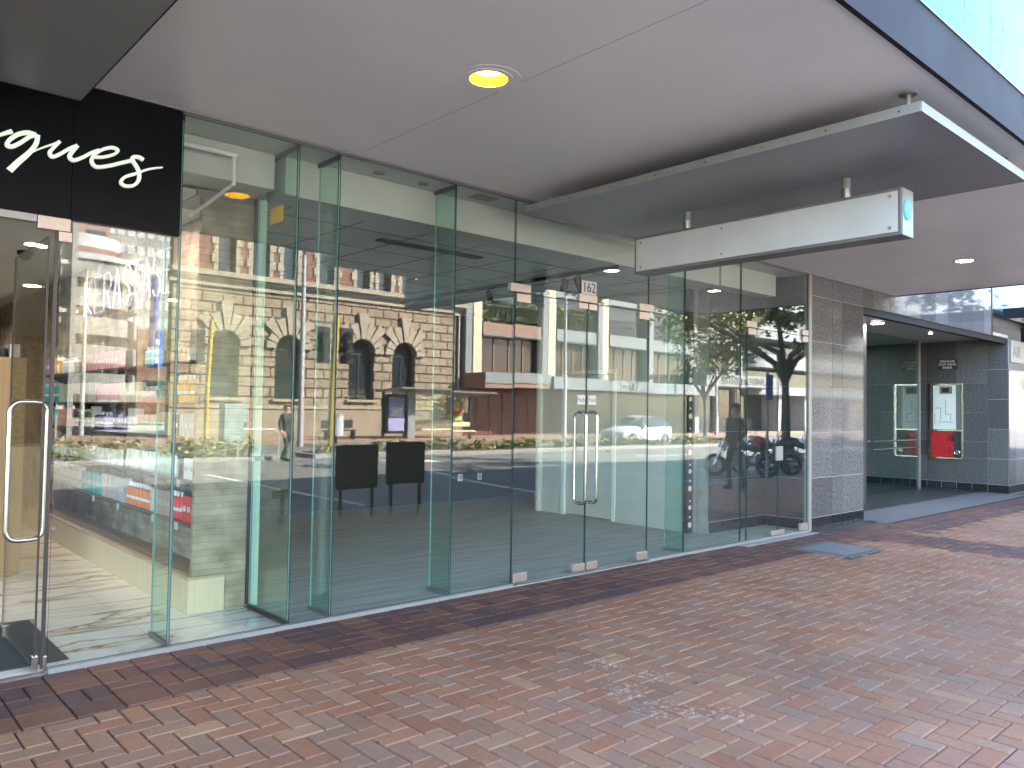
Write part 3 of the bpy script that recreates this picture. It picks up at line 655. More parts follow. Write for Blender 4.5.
# channels and frame
hd = thing('window_frame', 'slim metal head and sill channels of the glass shop front', 'frame', (5, 0, 0))
m = MB(); m.box(1.79, 10.05, -.006, .02, 3.4405, 3.455); m.obj('head_channel', 'frame_grey', hd)
m = MB(); m.box(1.12, 4.72, -.035, .02, -.02, .028); m.box(6.63, 10.05, -.035, .02, -.02, .028); m.box(4.722, 6.628, -.035, .02, -.02, .012); m.obj('sill', 'alu_light', hd)
B(10.05, 10.125, -.02, .05, 0, 3.452).obj('end_post', 'alu_light', hd)
def patch(m, x0, x1, z0, z1): m.box(x0, x1, -.016, .028, z0, z1)
def loop_handle(m, x, zc, h, d=.075, y0=0.006, r=.013):
    pts = []; R = .05
    for (cy, cz, a0) in ((d - R, h / 2 - R, 0), (-(d - R), h / 2 - R, PI / 2), (-(d - R), -(h / 2 - R), PI), (d - R, -(h / 2 - R), 1.5 * PI)):
        for k in range(7): a = a0 + PI / 2 * k / 6; pts.append((x, y0 + cy + R * math.cos(a), zc + cz + R * math.sin(a)))
    m.tube(pts, r, 12, closed=True)
def glass_door(x0, x1, hx, label, patches, handle=True, sticker=True):
    t = thing('glass_door', label, 'door', ((x0 + x1) / 2, 0, 0), 'frameless glass doors')
    pane('leaf', x0 + .004, x1 - .004, .03, 2.605, t)
    for (a, b, c, d) in patches: MB().box(a, b, -.017, .029, c, d).obj('patch_fitting', 'steel_patch', t, bevel=.003)
    if handle:
        m = MB(); loop_handle(m, hx, 1.11, .88); m.obj('handle', 'steel', t, smooth=True)
        m = MB(); 
        for z in (1.11 - .435, 1.11 + .435): m.cyl((hx, -.016, z), (hx, .028, z), .012, 12)
        m.obj('handle_boss', 'dark_metal', t)
    if sticker:
        s = 1 if hx > (x0 + x1) / 2 else -1; cx = hx - .0
        B(cx - .055, cx + .055, -.0035, -.001, 1.62, 1.71).obj('push_sticker', 'white_face', t); text('lettering', 'Push', 'frame_grey', .055, Vector((cx, -.0045, 1.665)), FACE_STREET, t, ext=.0005)
    return t
glass_door(4.725, 5.675, 5.60, 'left leaf of the glass double doors under number 162', [(4.735, 4.90, 2.525, 2.603), (5.545, 5.668, 2.545, 2.603), (4.735, 4.90, .032, .11), (5.50, 5.665, .032, .10)])
glass_door(5.68, 6.63, 5.755, 'right leaf of the glass double doors under number 162', [(5.684, 5.80, 2.545, 2.603), (6.46, 6.622, 2.525, 2.603), (5.69, 5.85, .032, .10), (6.46, 6.622, .032, .11)])
for x0, x1, lab in ((4.64, 4.90, 'steel patch above the left door leaf'),):
    pass
pt = thing('patch_fitting', 'steel patch plates clamping the transom over the double doors', 'fitting', (5.67, 0, 2.62))
for a, b in ((4.66, 4.90), (5.545, 5.80), (6.46, 6.70)): MB().box(a, b, -.018, .030, 2.614, 2.69).obj('plate', 'steel_patch', pt, bevel=.003)
np_ = thing('number_plate', 'white house number 162 stuck on the glass above the doors', 'house number', (5.69, -.02, 2.75))
B(5.585, 5.80, -.0045, -.001, 2.695, 2.825).obj('plate', 'white_face', np_); text('lettering', '162', 'black_text', .135, Vector((5.692, -.006, 2.757)), FACE_STREET, np_, ext=.001, sx=.95)
glass_door(8.55, 9.285, 9.2, 'left leaf of the right hand glass doors with white lock plate', [(8.56, 8.72, 2.525, 2.603), (9.12, 9.28, .032, .09)], False, False)
glass_door(9.29, 10.045, 9.4, 'right leaf of the right hand glass doors beside the end post', [(9.90, 10.04, 2.525, 2.603), (9.3, 9.42, .032, .09), (9.86, 10.04, .032, .12)], False, False)
pt2 = thing('patch_fitting', 'steel patch plates clamping the transom over the right hand doors', 'fitting', (9.3, 0, 2.62))
for a, b in ((8.52, 8.74), (9.88, 10.04)): MB().box(a, b, -.018, .030, 2.614, 2.69).obj('plate', 'steel_patch', pt2, bevel=.003)
lk = tag(MB().box(9.20, 9.36, -.03, -.004, .97, 1.15).obj('lock_plate', 'alu_light', bevel=.006), 'pale lock box on the meeting edges of the right hand glass doors', 'lock')
for i, (x, y) in enumerate(()): pass
# ------------------------------------------------------------------ left shop
fs = thing('shop_fascia', 'black shop fascia with white handwritten lettering above the open glass door', 'sign', (.9, 0, 3))
B(-3, 1.158, -.012, .03, 2.64, 3.452).obj('panel', 'black_gloss', fs); B(1.162, 1.788, -.012, .03, 2.64, 3.452).obj('panel', 'black_gloss', fs)
m = MB(); m.box(-3, .985, -.02, .04, 2.595, 2.636); m.obj('door_rail', 'aluminium', fs)
m = MB(); m.box(.99, 1.16, -.024, .034, 2.56, 2.637); m.box(1.10, 1.17, -.023, .033, 2.50, 2.559); m.obj('patch_fitting', 'steel_patch', fs, bevel=.003)
STROKES = [
 ([(0.73,3.01),(0.789, 3.047), (0.818, 3.066), (0.847, 3.083)], .007, .014),
 ([(0.963, 3.09), (0.924, 3.094), (0.877, 3.073), (0.836, 3.03), (0.826, 3.0), (0.849, 2.996), (0.891, 3.029), (0.933, 3.072), (0.968, 3.091)], .014, .012),
 ([(0.975, 3.093), (0.965, 3.036), (0.932, 2.978), (0.886, 2.92), (0.839, 2.855)], .012, .021),
 ([(0.938, 2.978), (0.966, 3.001), (1.005, 3.029), (1.049, 3.057), (1.086, 3.083)], .003, .006),
 ([(1.086, 3.083), (1.054, 3.037), (1.037, 3.005), (1.051, 2.984), (1.087, 3.007), (1.136, 3.051), (1.178, 3.08)], .012, .011),
 ([(1.178, 3.08), (1.152, 3.036), (1.14, 3.005), (1.161, 2.988), (1.207, 3.015), (1.253, 3.053), (1.296, 3.081)], .014, .010),
 ([(1.268, 3.032), (1.321, 3.044), (1.379, 3.074), (1.4, 3.103), (1.368, 3.113), (1.315, 3.088), (1.272, 3.046), (1.258, 3.004), (1.284, 2.976), (1.352, 2.997), (1.42, 3.03), (1.48, 3.058)], .009, .012),
 ([(1.549, 3.078), (1.52, 3.089), (1.487, 3.08), (1.49, 3.056), (1.512, 3.025), (1.527, 2.99), (1.524, 2.943), (1.495, 2.906), (1.449, 2.894), (1.424, 2.911), (1.445, 2.948), (1.503, 2.98)], .012, .010),
 ([(1.503, 2.98), (1.564, 3.017), (1.615, 3.04), (1.663, 3.055)], .009, .004)]
def smooth_line(p, n=6):
    out = []; P = [p[0]] + p + [p[-1]]
    for i in range(1, len(P) - 2):
        a, b, c, d = [Vector(q) for q in P[i - 1:i + 3]]
        for k in range(n):
            t = k / n; out.append(.5 * ((2 * b) + (-a + c) * t + (2 * a - 5 * b + 4 * c - d) * t * t + (-a + 3 * b - 3 * c + d) * t ** 3))
    out.append(Vector(p[-1])); return out
def ribbon(m, pts, w0, w1, y0, y1):
    n = len(pts); L = []; R = []
    for i, p in enumerate(pts):
        d = (pts[min(i + 1, n - 1)] - pts[max(i - 1, 0)]).normalized(); nn = Vector((-d.y, d.x)); w = .82 * (w0 + (w1 - w0) * i / (n - 1)); L.append(p + nn * w); R.append(p - nn * w)
    for i in range(n - 1):
        a, b, c, d = L[i], L[i + 1], R[i + 1], R[i]
        for q in ((a, b, c, d),): m.face([(v.x, y0, v.y) for v in q])
        m.face([(a.x, y0, a.y), (a.x, y1, a.y), (b.x, y1, b.y), (b.x, y0, b.y)]); m.face([(d.x, y0, d.y), (d.x, y1, d.y), (c.x, y1, c.y), (c.x, y0, c.y)])
m = MB()
for i, (p, w0, w1) in enumerate(STROKES): ribbon(m, smooth_line(p), w0, w1, -.034 - i * .0007, -.013)
m.obj('lettering', 'letter_glow', fs, recalc=False)
dr = thing('glass_door', 'glass door leaf standing open into the shop with a long steel loop handle', 'door', (1.06, .5, 0))
m = MB(); m.box(1.055, 1.067, .03, .98, .03, 2.53); m.mi = [1, 1, 1, 0, 1, 0]; m.obj('leaf', ['pane_thin', 'dark_metal'], dr)
def loop_x(m, zc, h, y, x0, d=.095, r=.014, R=.06):
    pts = []
    for (cx, cz, a0) in ((d - R, h / 2 - R, 0), (-(d - R), h / 2 - R, PI / 2), (-(d - R), -(h / 2 - R), PI), (d - R, -(h / 2 - R), 1.5 * PI)):
        for k in range(8): a = a0 + PI / 2 * k / 7; pts.append((x0 + cx + R * math.cos(a), y, zc + cz + R * math.sin(a)))
    m.tube(pts, r, 12, closed=True)
m = MB(); loop_x(m, 1.16, .80, .09, 1.0); m.obj('handle', 'steel', dr, smooth=True)
MB().box(1.045, 1.077, .9, 1.02, .013, .09).obj('patch_fitting', 'steel', dr, bevel=.003); MB().box(1.045, 1.077, .015, .07, .013, .10).obj('patch_fitting', 'steel', dr, bevel=.003); MB().box(1.095, 1.115, -.01, .03, .013, .10).obj('patch_fitting', 'steel', dr, bevel=.003)
B(1.085, 1.105, -.004, .012, .03, 2.56).obj('edge_seal', 'dark_metal', dr)
struct(B(-6, 2.60, .021, 12, -.02, .011).obj('shop_floor', 'marble'))
struct(B(-3, 1.10, -.034, .0205, -.02, .010).obj('door_threshold', 'frame_grey'))
struct(B(1.1, 2.62, .003, .0205, -.02, .011).obj('shop_floor', 'grey_build'))
tag(B(-1.2, 1.27, .15, 1.30, .0115, .016).obj('door_mat', 'mat_black'), 'speckled dark entrance mat on the marble shop floor', 'mat')
# stone wall and pillar
sw = thing('stone_wall', 'pale ledgestone wall and pier behind the glass with product shelves', 'wall', (2.5, 3, 0))
B(2.455, 2.66, .765, 12, 0.012, 3.6).obj('long_wall', 'ledgestone_side', sw); B(2.20, 2.66, .72, .764, .29, 3.12).obj('pier_face', 'ledgestone', sw); B(2.454, 2.66, .72, .764, .012, .289).obj('pier_face', 'ledgestone', sw)
MB().box(2.16, 2.66, .70, 1.2, 3.121, 3.17).obj('head_trim', 'frame_grey', sw)
struct(B(-6, 2.66, 12.0, 12.2, 0, 3.6).obj('shop_rear_wall', 'warm_brick'))
struct(B(-6, -5.9, .1, 12, 0, 3.6).obj('shop_side_wall', 'warm_brick'))
struct(B(-6, 1.8, .04, 12, 3.46, 3.5).obj('shop_ceiling', 'ceiling_int')); struct(B(1.8, 2.66, .02, 12, 3.45, 3.5).obj('shop_ceiling', 'ceiling_int'))
sb2 = thing('bulkhead', 'pale ceiling bulkhead inside the shop above the stone pier', 'bulkhead', (2.2, .6, 3.3))
B(1.82, 2.60, .37, .69, 3.18, 3.445).obj('box', 'off_white', sb2)
struct(B(-6, 1.79, .5, 12, 2.82, 2.86).obj('shop_lower_ceiling', 'ceiling_int'))
struct(B(1.78, 2.45, .75, 12, 3.13, 3.17).obj('shop_lower_ceiling', 'ceiling_int'))
wf = thing('blind_track', 'white square tube frame hung inside the glass above the stone pier', 'track', (2.2, .3, 3.2))
m = MB(); m.cyl((1.82, .26, 3.335), (2.26, .26, 3.335), .018, 10); m.cyl((2.245, .26, 3.33), (2.245, .26, 3.13), .014, 10); m.cyl((2.245, .26, 3.13), (2.18, .9, 3.0), .014, 10); m.obj('tube', 'white_paint', wf, smooth=True)
bn = thing('bench', 'long low pale wooden bench below the product shelves', 'bench', (2.3, 3, 0))
B(2.18, 2.452, .735, 6.2, .012, .262).obj('carcass', 'wood_pale', bn); B(2.172, 2.453, .728, 6.2, .2625, .284).obj('top', 'wood_top', bn)
SHX0 = 2.195
SHELVES = [.66, .985, 1.31, 1.575, 1.895]
for i, z in enumerate(SHELVES):
    lab = ['lowest', 'second lowest', 'middle', 'second highest', 'highest'][i]
    s = thing('shelf', 'dark thin product shelf on the stone wall, %s of five' % lab, 'shelf', (2.33, 3, z), 'product shelves on the stone wall')
    B(SHX0 - .01, 2.453, .768 if i < 2 else .80, 6.0, z - .016, z).obj('board', 'shelf_dark', s)
    for k in range(5): MB().prism([(SHX0 + .05, z - .0165), (2.452, z - .0165), (2.452, z - .13)], 'y', .85 + k * 1.2, .862 + k * 1.2).obj('bracket', 'dark_metal', s)
# products
def pcol(name, c, rough=.4): 
    if name not in MATS: pmat(name, c, rough, var=.03, scale=12)
    return name
for n_, c_ in dict(p_white=(.70, .72, .72), p_teal=(.10, .45, .44), p_grey=(.50, .47, .44), p_orange=(.66, .24, .10), p_peach=(.70, .40, .28), p_red=(.66, .05, .04), p_cream=(.66, .62, .48), p_amber=(.66, .36, .10), p_navy=(.035, .035, .16), p_lilac=(.30, .28, .50), p_pink=(.62, .33, .36), p_green=(.06, .15, .11), p_black=(.02, .02, .025), p_aqua=(.05, .38, .48), p_violet=(.22, .13, .30), p_pale=(.62, .60, .60), p_mint=(.40, .58, .52), p_yellow=(.68, .48, .08), p_brownred=(.28, .05, .05), p_silver=(.45, .47, .5)).items(): pcol(n_, c_)
CNAME = dict(p_white='white', p_teal='teal', p_grey='grey', p_orange='orange', p_peach='peach', p_red='red', p_cream='cream', p_amber='amber', p_navy='navy', p_lilac='lilac', p_pink='pink', p_green='dark green', p_black='black', p_aqua='aqua', p_violet='violet', p_pale='pale', p_mint='mint', p_yellow='yellow', p_brownred='maroon', p_silver='silver')
PROTO = {}
def bottle(mat, w, h, kind):
    key = (mat, round(w, 3), round(h, 3), kind)
    if key in PROTO: return PROTO[key], True
    t = thing('product_bottle' if kind != 'box' else 'product_box', 'x', 'bottle' if kind != 'box' else 'box')
    if kind == 'box':
        MB().box(-w / 2, w / 2, -w / 2, w / 2, 0.0005, h).obj('carton', mat, t, bevel=.0015)
        MB().box(-w / 2 - .0008, -w / 2 - .0003, -w * .36, w * .36, h * .40, h * .60).obj('label', 'p_pale' if mat not in ('p_pale', 'p_white') else 'p_grey', t)
    elif kind == 'tube':
        m = MB(); m.tube([(0, 0, .022), (0, 0, h * .6), (0, 0, h)], [w * .5, w * .46, w * .3], 14); m.obj('tube', mat, t, smooth=True); MB().cyl((0, 0, .0005), (0, 0, .022), w * .42, 14).obj('cap', 'p_white' if mat != 'p_white' else 'p_silver', t, smooth=True)
    else:
        m = MB(); m.tube([(0, 0, .0005), (0, 0, .006), (0, 0, h * .74), (0, 0, h * .80), (0, 0, h * .82)], [w * .46, w * .5, w * .5, w * .30, w * .22], 16); m.obj('body', mat, t, smooth=True)
        MB().cyl((0, 0, h * .822), (0, 0, h), w * .24, 14).obj('cap', {'p_orange': 'p_white', 'p_white': 'p_white', 'p_amber': 'p_cream', 'p_red': 'p_white'}.get(mat, 'p_black' if mat in ('p_amber',) else 'p_silver'), t, smooth=True)
        m = MB(); cyl_in(m, 0, 0, w * .503, w * .503, h * .30, h * .42, 16, cap=False); m.obj('label', 'p_pale' if mat not in ('p_white', 'p_pale') else 'p_grey', t, smooth=True)
    PROTO[key] = t; return t, False
LV = ['lowest', 'second lowest', 'middle', 'second highest', 'highest']
PLACE = {4: 'high up', 0: 'just above the wooden bench'}
def row(lv, y0, y1, mat, kind, w, h, pitch=None, two=True):
    y = y0; pitch = pitch or w * 1.12
    while y + w / 2 < y1:
        p, used = bottle(mat, w, h, kind)
        word = 'carton' if kind == 'box' else ('tube' if kind == 'tube' else 'bottle')
        lab = '%s %s in the %s row on the %s product shelf' % (CNAME[mat], word, CNAME[mat] + ' ' + word, LV[lv])
        grp = '%s %ss on the %s shelf' % (CNAME[mat], word, LV[lv])
        loc = (SHX0 + .035 + w / 2 + rnd.uniform(0, .012), y, SHELVES[lv] + .0002)
        o = copy_tree(p, loc, lab) if used else p
        if not used: o.location = loc; o['label'] = lab
        o['group'] = grp; o['category'] = 'box' if kind == 'box' else 'bottle'
        y += pitch
# lowest
row(0, .92, 1.10, 'p_red', 'box', .085, .20, .088); row(0, 1.14, 1.36, 'p_red', 'bottle', .05, .215); row(0, 1.38, 1.62, 'p_pink', 'box', .06, .20); row(0, 1.64, 1.84, 'p_pale', 'box', .06, .20); row(0, 1.9, 2.5, 'p_orange', 'bottle', .062, .20, .078)
row(0, 2.55, 2.85, 'p_silver', 'box', .07, .22); row(0, 2.86, 3.3, 'p_grey', 'box', .06, .22, .072); row(0, 3.32, 4.0, 'p_teal', 'box', .062, .20, .078); row(0, 4.02, 5.9, 'p_white', 'bottle', .066, .23, .086)
# second
row(1, .90, 1.12, 'p_white', 'box', .10, .165, .105); row(1, 1.3, 2.6, 'p_white', 'tube', .058, .17, .075); row(1, 2.7, 4.0, 'p_pale', 'tube', .06, .14, .10); row(1, 4.2, 5.9, 'p_mint', 'box', .07, .08, .12)
# middle
row(2, .86, 1.2, 'p_silver', 'box', .07, .18, .09); row(2, 1.22, 1.4, 'p_black', 'box', .065, .17, .08); row(2, 1.42, 1.62, 'p_cream', 'box', .065, .185, .075); row(2, 1.7, 2.35, 'p_cream', 'box', .07, .16, .082); row(2, 2.36, 2.5, 'p_pale', 'box', .085, .21, .09); row(2, 2.55, 2.95, 'p_navy', 'box', .07, .19, .085); row(2, 2.97, 3.3, 'p_lilac', 'bottle', .06, .17, .075); row(2, 3.32, 3.62, 'p_navy', 'bottle', .06, .17, .075); row(2, 3.66, 3.75, 'p_pale', 'box', .08, .22, .09); row(2, 3.9, 4.4, 'p_green', 'bottle', .075, .19, .11); row(2, 4.45, 5.1, 'p_pink', 'box', .085, .20, .10)
row(2, 5.12, 5.9, 'p_aqua', 'box', .07, .18, .085)
# second highest
row(3, .88, 1.55, 'p_amber', 'bottle', .066, .215, .082); row(3, 1.62, 2.2, 'p_peach', 'bottle', .07, .14, .088); row(3, 2.25, 2.75, 'p_cream', 'box', .065, .18, .085); row(3, 2.8, 3.6, 'p_pink', 'tube', .05, .18, .075); row(3, 3.62, 4.5, 'p_pale', 'box', .07, .2, .09); row(3, 4.55, 5.1, 'p_mint', 'box', .075, .2, .095); row(3, 5.12, 5.9, 'p_aqua', 'bottle', .07, .22, .09)
# highest
row(4, .90, 1.12, 'p_pale', 'box', .10, .10, .105); row(4, 1.14, 1.7, 'p_peach', 'box', .06, .11, .07); row(4, 1.75, 2.1, 'p_mint', 'bottle', .06, .16, .075); row(4, 2.9, 4.2, 'p_pink', 'box', .07, .17, .1); row(4, 4.4, 5.0, 'p_pale', 'bottle', .06, .17, .09); row(4, 5.1, 5.45, 'p_amber', 'box', .07, .19, .085); row(4, 5.46, 5.9, 'p_violet', 'box', .07, .19, .085)
for k, (y, z) in enumerate(((1.02, .6), (1.55, .6), (2.5, .6), (3.3, .6), (1.0, .925))):
    tag(MB().box(SHX0 - .018, SHX0 - .011, y - .03, y + .03, z + .005, z + .06).obj('price_card', 'p_silver'), ['grey price card clipped below the red cartons', 'grey price card clipped below the pink cartons', 'grey price card clipped below the orange bottles', 'grey price card clipped below the grey cartons', 'grey price card clipped below the white cartons'][k], 'price card', 'price cards on the shelf edges')
# neon letters on the stone wall
nl = thing('neon_sign', 'pale neon outline capital letters over the product shelves', 'sign', (2.42, 3.5, 2.75))
def neon_letter(ch, y, w, h, z):
    G = {'K': [[(0, 0), (0, 1)], [(1, 1), (0, .45), (1, 0)]], 'E': [[(1, 1), (0, 1), (0, 0), (1, 0)], [(0, .52), (.8, .52)]], 'R': [[(0, 0), (0, 1), (.7, 1), (1, .85), (1, .65), (.7, .5), (0, .5)], [(.5, .5), (1, 0)]],
         'A': [[(0, 0), (.5, 1), (1, 0)], [(.2, .35), (.8, .35)]], 'S': [[(1, .85), (.7, 1), (.3, 1), (0, .8), (.1, .6), (.9, .4), (1, .2), (.7, 0), (.3, 0), (0, .15)]], 'T': [[(0, 1), (1, 1)], [(.5, 1), (.5, 0)]]}
    m = MB()
    for st in G[ch]: m.tube([(2.425, y - u * w, z + v * h) for u, v in st], .011, 8)
    if False: pass
    return m
yl = 4.85
for i, (ch, w) in enumerate(zip('KERASTASE', (.42, .34, .34, .36, .30, .30, .30, .26, .24))):
    m = neon_letter(ch, yl, w * .72, .40, 2.56); 
    if i == 1: m.tube([(2.425, yl - .1, 3.0), (2.425, yl - .16, 3.07)], .011, 8)
    m.obj('letter', 'neon', nl, smooth=True); yl -= w
# counter, till, camera
ct = thing('counter', 'pale wooden reception counter at the back of the shop', 'counter', (.6, 3.4, 0))
MB().box(-1.5, 1.20, 3.2, 3.9, .012, 1.15).obj('front', 'wood_counter', ct); MB().box(1.2, 1.52, 3.0, 3.95, .012, 1.96).obj('tall_end', 'wood_counter', ct); MB().box(.75, 1.1995, 3.18, 3.9, 1.45, 1.96).obj('overhead_box', 'wood_counter', ct); MB().box(.75, 1.1995, 3.3, 3.9, 1.1505, 1.20).obj('ledge', 'p_pale', ct)
cm = thing('coffee_machine', 'black machine lying on top of the wooden counter cabinet', 'machine', (1.25, 3.4, 1.96))
MB().box(1.05, 1.40, 3.2, 3.6, 1.961, 2.06).obj('body', 'black', cm, bevel=.02); m = MB(); m.tube([(.85, 3.3, 2.0), (.95, 3.32, 2.05), (1.1, 3.35, 2.03)], .03, 10); m.obj('hose', 'black', cm, smooth=True); MB().box(1.42, 1.50, 3.2, 3.5, 1.961, 2.09).obj('display', 'p_silver', cm, bevel=.004)
dc = thing('dome_camera', 'small black dome security camera under the dark shop ceiling', 'camera', (1.37, 2.4, 2.82))
MB().cyl((1.37, 2.4, 2.79), (1.37, 2.4, 2.819), .06, 20).obj('base', 'black', dc, smooth=True); m = MB(); m.tube([(1.37, 2.4, 2.79), (1.37, 2.4, 2.765), (1.37, 2.4, 2.745)], [.05, .042, .02], 16); m.obj('dome', 'black_gloss', dc, smooth=True)
def lamp_disc(x, y, z, r, label, grp, mat='lamp_warm'):
    t = thing('downlight', label, 'ceiling light', (x, y, z), grp); MB().cyl((x, y, z - .006), (x, y, z - .001), r, 24).obj('lens', mat, t); m = MB(); ring(m, x, y, r + .001, r + .018, z - .008, z - .001); m.obj('trim', 'white_face', t)
lamp_disc(1.36, 2.0, 2.82, .07, 'warm lit downlight near the black dome camera', 'downlights inside the left shop')
for k, (x, y) in enumerate(((.3, 4.5), (1.3, 5.5), (.3, 8), (1.5, 9.2))): lamp_disc(x, y, 2.82, .07, ['warm lit downlight over the reception counter', 'warm lit downlight behind the tall counter end', 'warm lit downlight at the back left of the shop', 'warm lit downlight at the back right of the shop'][k], 'downlights inside the left shop')
def lamp(name, x, y, z, power, col, size=.25, rot=(0, 0, 0), spot=None):
    l = bpy.data.lights.new(name, 'AREA'); l.energy = power; l.color = col; l.shape = 'DISK'; l.size = size
    o = bpy.data.objects.new(name, l); COL.objects.link(o); o.location = (x, y, z); o.rotation_euler = rot; return o
LAMP = .05
lamp('lamp_light', *lamp_at_lobby, 1.6, (1, .93, .82), .18)
for x, y in ((1.36, 2.0), (.3, 4.5), (1.3, 5.5), (.3, 8), (1.5, 9.2)): lamp('lamp_light', x, y, 2.805, 9 * LAMP, (1, .80, .58), .14)
for x, y in ((1.95, 1.6), (1.95, 3.2), (1.95, 4.8)):
    lamp_disc(x, y, 3.13, .05, {1.6: 'small lit downlight by the stone wall nearest the glass', 3.2: 'small lit downlight by the middle of the stone wall', 4.8: 'small lit downlight by the far end of the stone wall'}[y], 'downlights washing the stone wall'); lamp('lamp_light', x, y, 3.118, 16 * LAMP, (1, .92, .8), .1)

# ------------------------------------------------------------------ empty shop in the middle
struct(B(2.665, 10.05, .021, 10.0, -.02, .014).obj('empty_shop_floor', 'carpet'))
struct(B(8.69, 10.05, .0212, .62, .0145, .017).obj('showcase_floor', 'pale_floor'))
struct(B(2.665, 14, 5.4, 5.5, 0, 3.6).obj('empty_shop_rear_wall', 'wall_int'))
struct(B(2.665, 2.70, .73, 5.4, 0, 3.6).obj('empty_shop_side_wall', 'off_white'))
struct(B(8.70, 14, .95, 1.0, 0, 3.6).obj('empty_shop_inner_wall', 'wall_int'))
struct(B(2.665, 10.06, .02, .40, 3.455, 3.5).obj('window_pelmet', 'off_white'))
struct(B(2.665, 10.06, .70, 5.4, 3.17, 3.2).obj('empty_shop_ceiling', 'ceiling_int'))
bh = thing('bulkhead', 'pale green-white ceiling bulkhead running behind the glass over the empty shop', 'bulkhead', (6, .5, 3.3))
B(2.69, 6.50, .375, .70, 3.165, 3.454).obj('box', 'off_white', bh); B(6.505, 8.55, .40, .70, 3.165, 3.454).obj('box', 'off_white', bh); B(8.555, 9.88, .375, .61, 3.165, 3.454).obj('box', 'off_white', bh)
m = MB()
for k in range(6): m.box(2.72, 8.5, .98 + k * .72, .988 + k * .72, 3.166, 3.1695)
for k in range(9): m.box(2.9 + k * .68, 2.908 + k * .68, .72, 5.3, 3.166, 3.1692)
m.obj('ceiling_tile_joint', 'dark_metal', bh)
tag(B(4.05, 5.3, 1.14, 1.26, 3.150, 3.1655).obj('ceiling_vent', 'dark_metal'), 'long black slot vent in the empty shop ceiling', 'vent')
for k, (x, lab) in enumerate(((3.42, 'unlit recessed spotlight in the pelmet nearest the yellow sticker'), (3.86, 'unlit recessed spotlight in the pelmet right of another by the long fin'))):
    t = thing('pelmet_spot', lab, 'ceiling light', (x, .25, 3.45), 'unlit spots in the window pelmet'); m = MB(); ring(m, x, .22, .035, .05, 3.447, 3.4545); m.obj('trim', 'aluminium', t); MB().cyl((x, .22, 3.449), (x, .22, 3.4545), .034, 20).obj('lens', 'frame_grey', t)
vg = thing('pelmet_grille', 'small square air grille in the pelmet over the tall pane', 'vent', (4.5, .2, 3.45)); m = MB(); m.box(4.38, 4.62, .12, .27, 3.4485, 3.4545); m.obj('frame', 'aluminium', vg); B(4.41, 4.59, .145, .245, 3.4455, 3.4483).obj('core', 'frame_grey', vg)
tr = thing('track_light', 'black ceiling track with two black spotlight heads in the empty shop', 'track light', (6.6, 1.5, 3.15))
MB().box(6.60, 6.635, .42, 4.6, 3.125, 3.164).obj('track', 'black', tr)
for (y, a) in ((1.02, .45), (1.22, -.1)):
    m = MB(); m.cyl((6.617, y, 3.13), (6.617, y, 3.08), .012, 10); p = Vector((6.617, y, 3.07)); d = Vector((math.sin(a) * .4 - .1, -math.sin(a), -1)).normalized(); m.cyl(p - d * .02, p + d * .16, .045, 18); m.obj('spot_head', 'black', tr, smooth=True)
for y in (2.6,):
    m = MB(); m.cyl((6.617, y, 3.13), (6.617, y, 3.08), .012, 10); m.cyl((6.617, y, 3.09), (6.58, y - .08, 2.97), .04, 18); m.obj('spot_head', 'black', tr, smooth=True)
pw = thing('partition_wall', 'white partition wall with a grey door inside the empty shop', 'partition', (8.6, 2.2, 0))
m = MB(); m.box(8.57, 8.69, .90, 2.10, .015, 3.165); m.box(8.57, 8.69, 2.10, 3.12, 2.12, 3.165); m.box(8.57, 8.69, 3.12, 3.56, .015, 3.165); m.obj('wall', 'off_white', pw)
m = MB(); m.box(8.555, 8.70, 2.08, 2.14, .015, 2.16); m.box(8.555, 8.70, 3.08, 3.14, .015, 2.16); m.box(8.555, 8.70, 2.14, 3.08, 2.10, 2.16); m.obj('door_frame', 'white_paint', pw)
dd = B(8.60, 8.64, 2.145, 3.075, .03, 2.095).obj('door', 'off_white', pw); h = MB().cyl((8.595, 2.22, 1.0), (8.56, 2.22, 1.0), .02, 12).obj('handle', 'steel', dd, smooth=True); h.location = (0, 0, 0); h.location = Vector((0, 0, 0))
m = MB(); m.cyl((8.57, 3.62, .015), (8.57, 3.62, 3.165), .06, 20); m.obj('rounded_end', 'off_white', pw, smooth=True)
MB().box(8.552, 8.569, .9, 2.07, .0145, .10).obj('skirting', 'off_white', pw)
dp = thing('dotted_post', 'dark post covered with rows of pale round dots behind the glass', 'post', (8.62, .82, 0))
B(8.50, 8.60, .82, .88, .016, 3.16).obj('post', 'dark_metal', dp)
m = MB(); z = .12; k = 0
while z < 2.4:
    r = (.036, .016, .03, .012)[k % 4]; m.cyl((8.55, .8195, z), (8.55, .815, z), r, 16); z += (.10, .12, .085, .16)[k % 4]; k += 1
m.obj('dot', 'p_cream', dp)
B(8.605, 8.68, .80, .88, .016, 3.16).obj('mullion', 'panel_grey', dp)
gs = thing('granite_showcase', 'granite clad back and side wall of the shallow lobby behind the right hand doors', 'wall', (9.4, .6, 0))
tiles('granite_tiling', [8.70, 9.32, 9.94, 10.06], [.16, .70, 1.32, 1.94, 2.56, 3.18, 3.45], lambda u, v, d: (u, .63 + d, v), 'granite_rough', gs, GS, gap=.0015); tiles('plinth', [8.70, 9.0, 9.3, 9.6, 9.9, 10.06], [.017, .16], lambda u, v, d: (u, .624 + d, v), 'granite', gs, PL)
tiles('granite_tiling', [.05, .625], [.16, .70, 1.32, 1.94, 2.56, 3.18, 3.45], lambda u, v, d: (10.052 + d, u, v), 'granite_rough', gs, GS, gap=.0015); tiles('plinth', [.05, .62], [.017, .16], lambda u, v, d: (10.046 + d, u, v), 'granite', gs, PL)
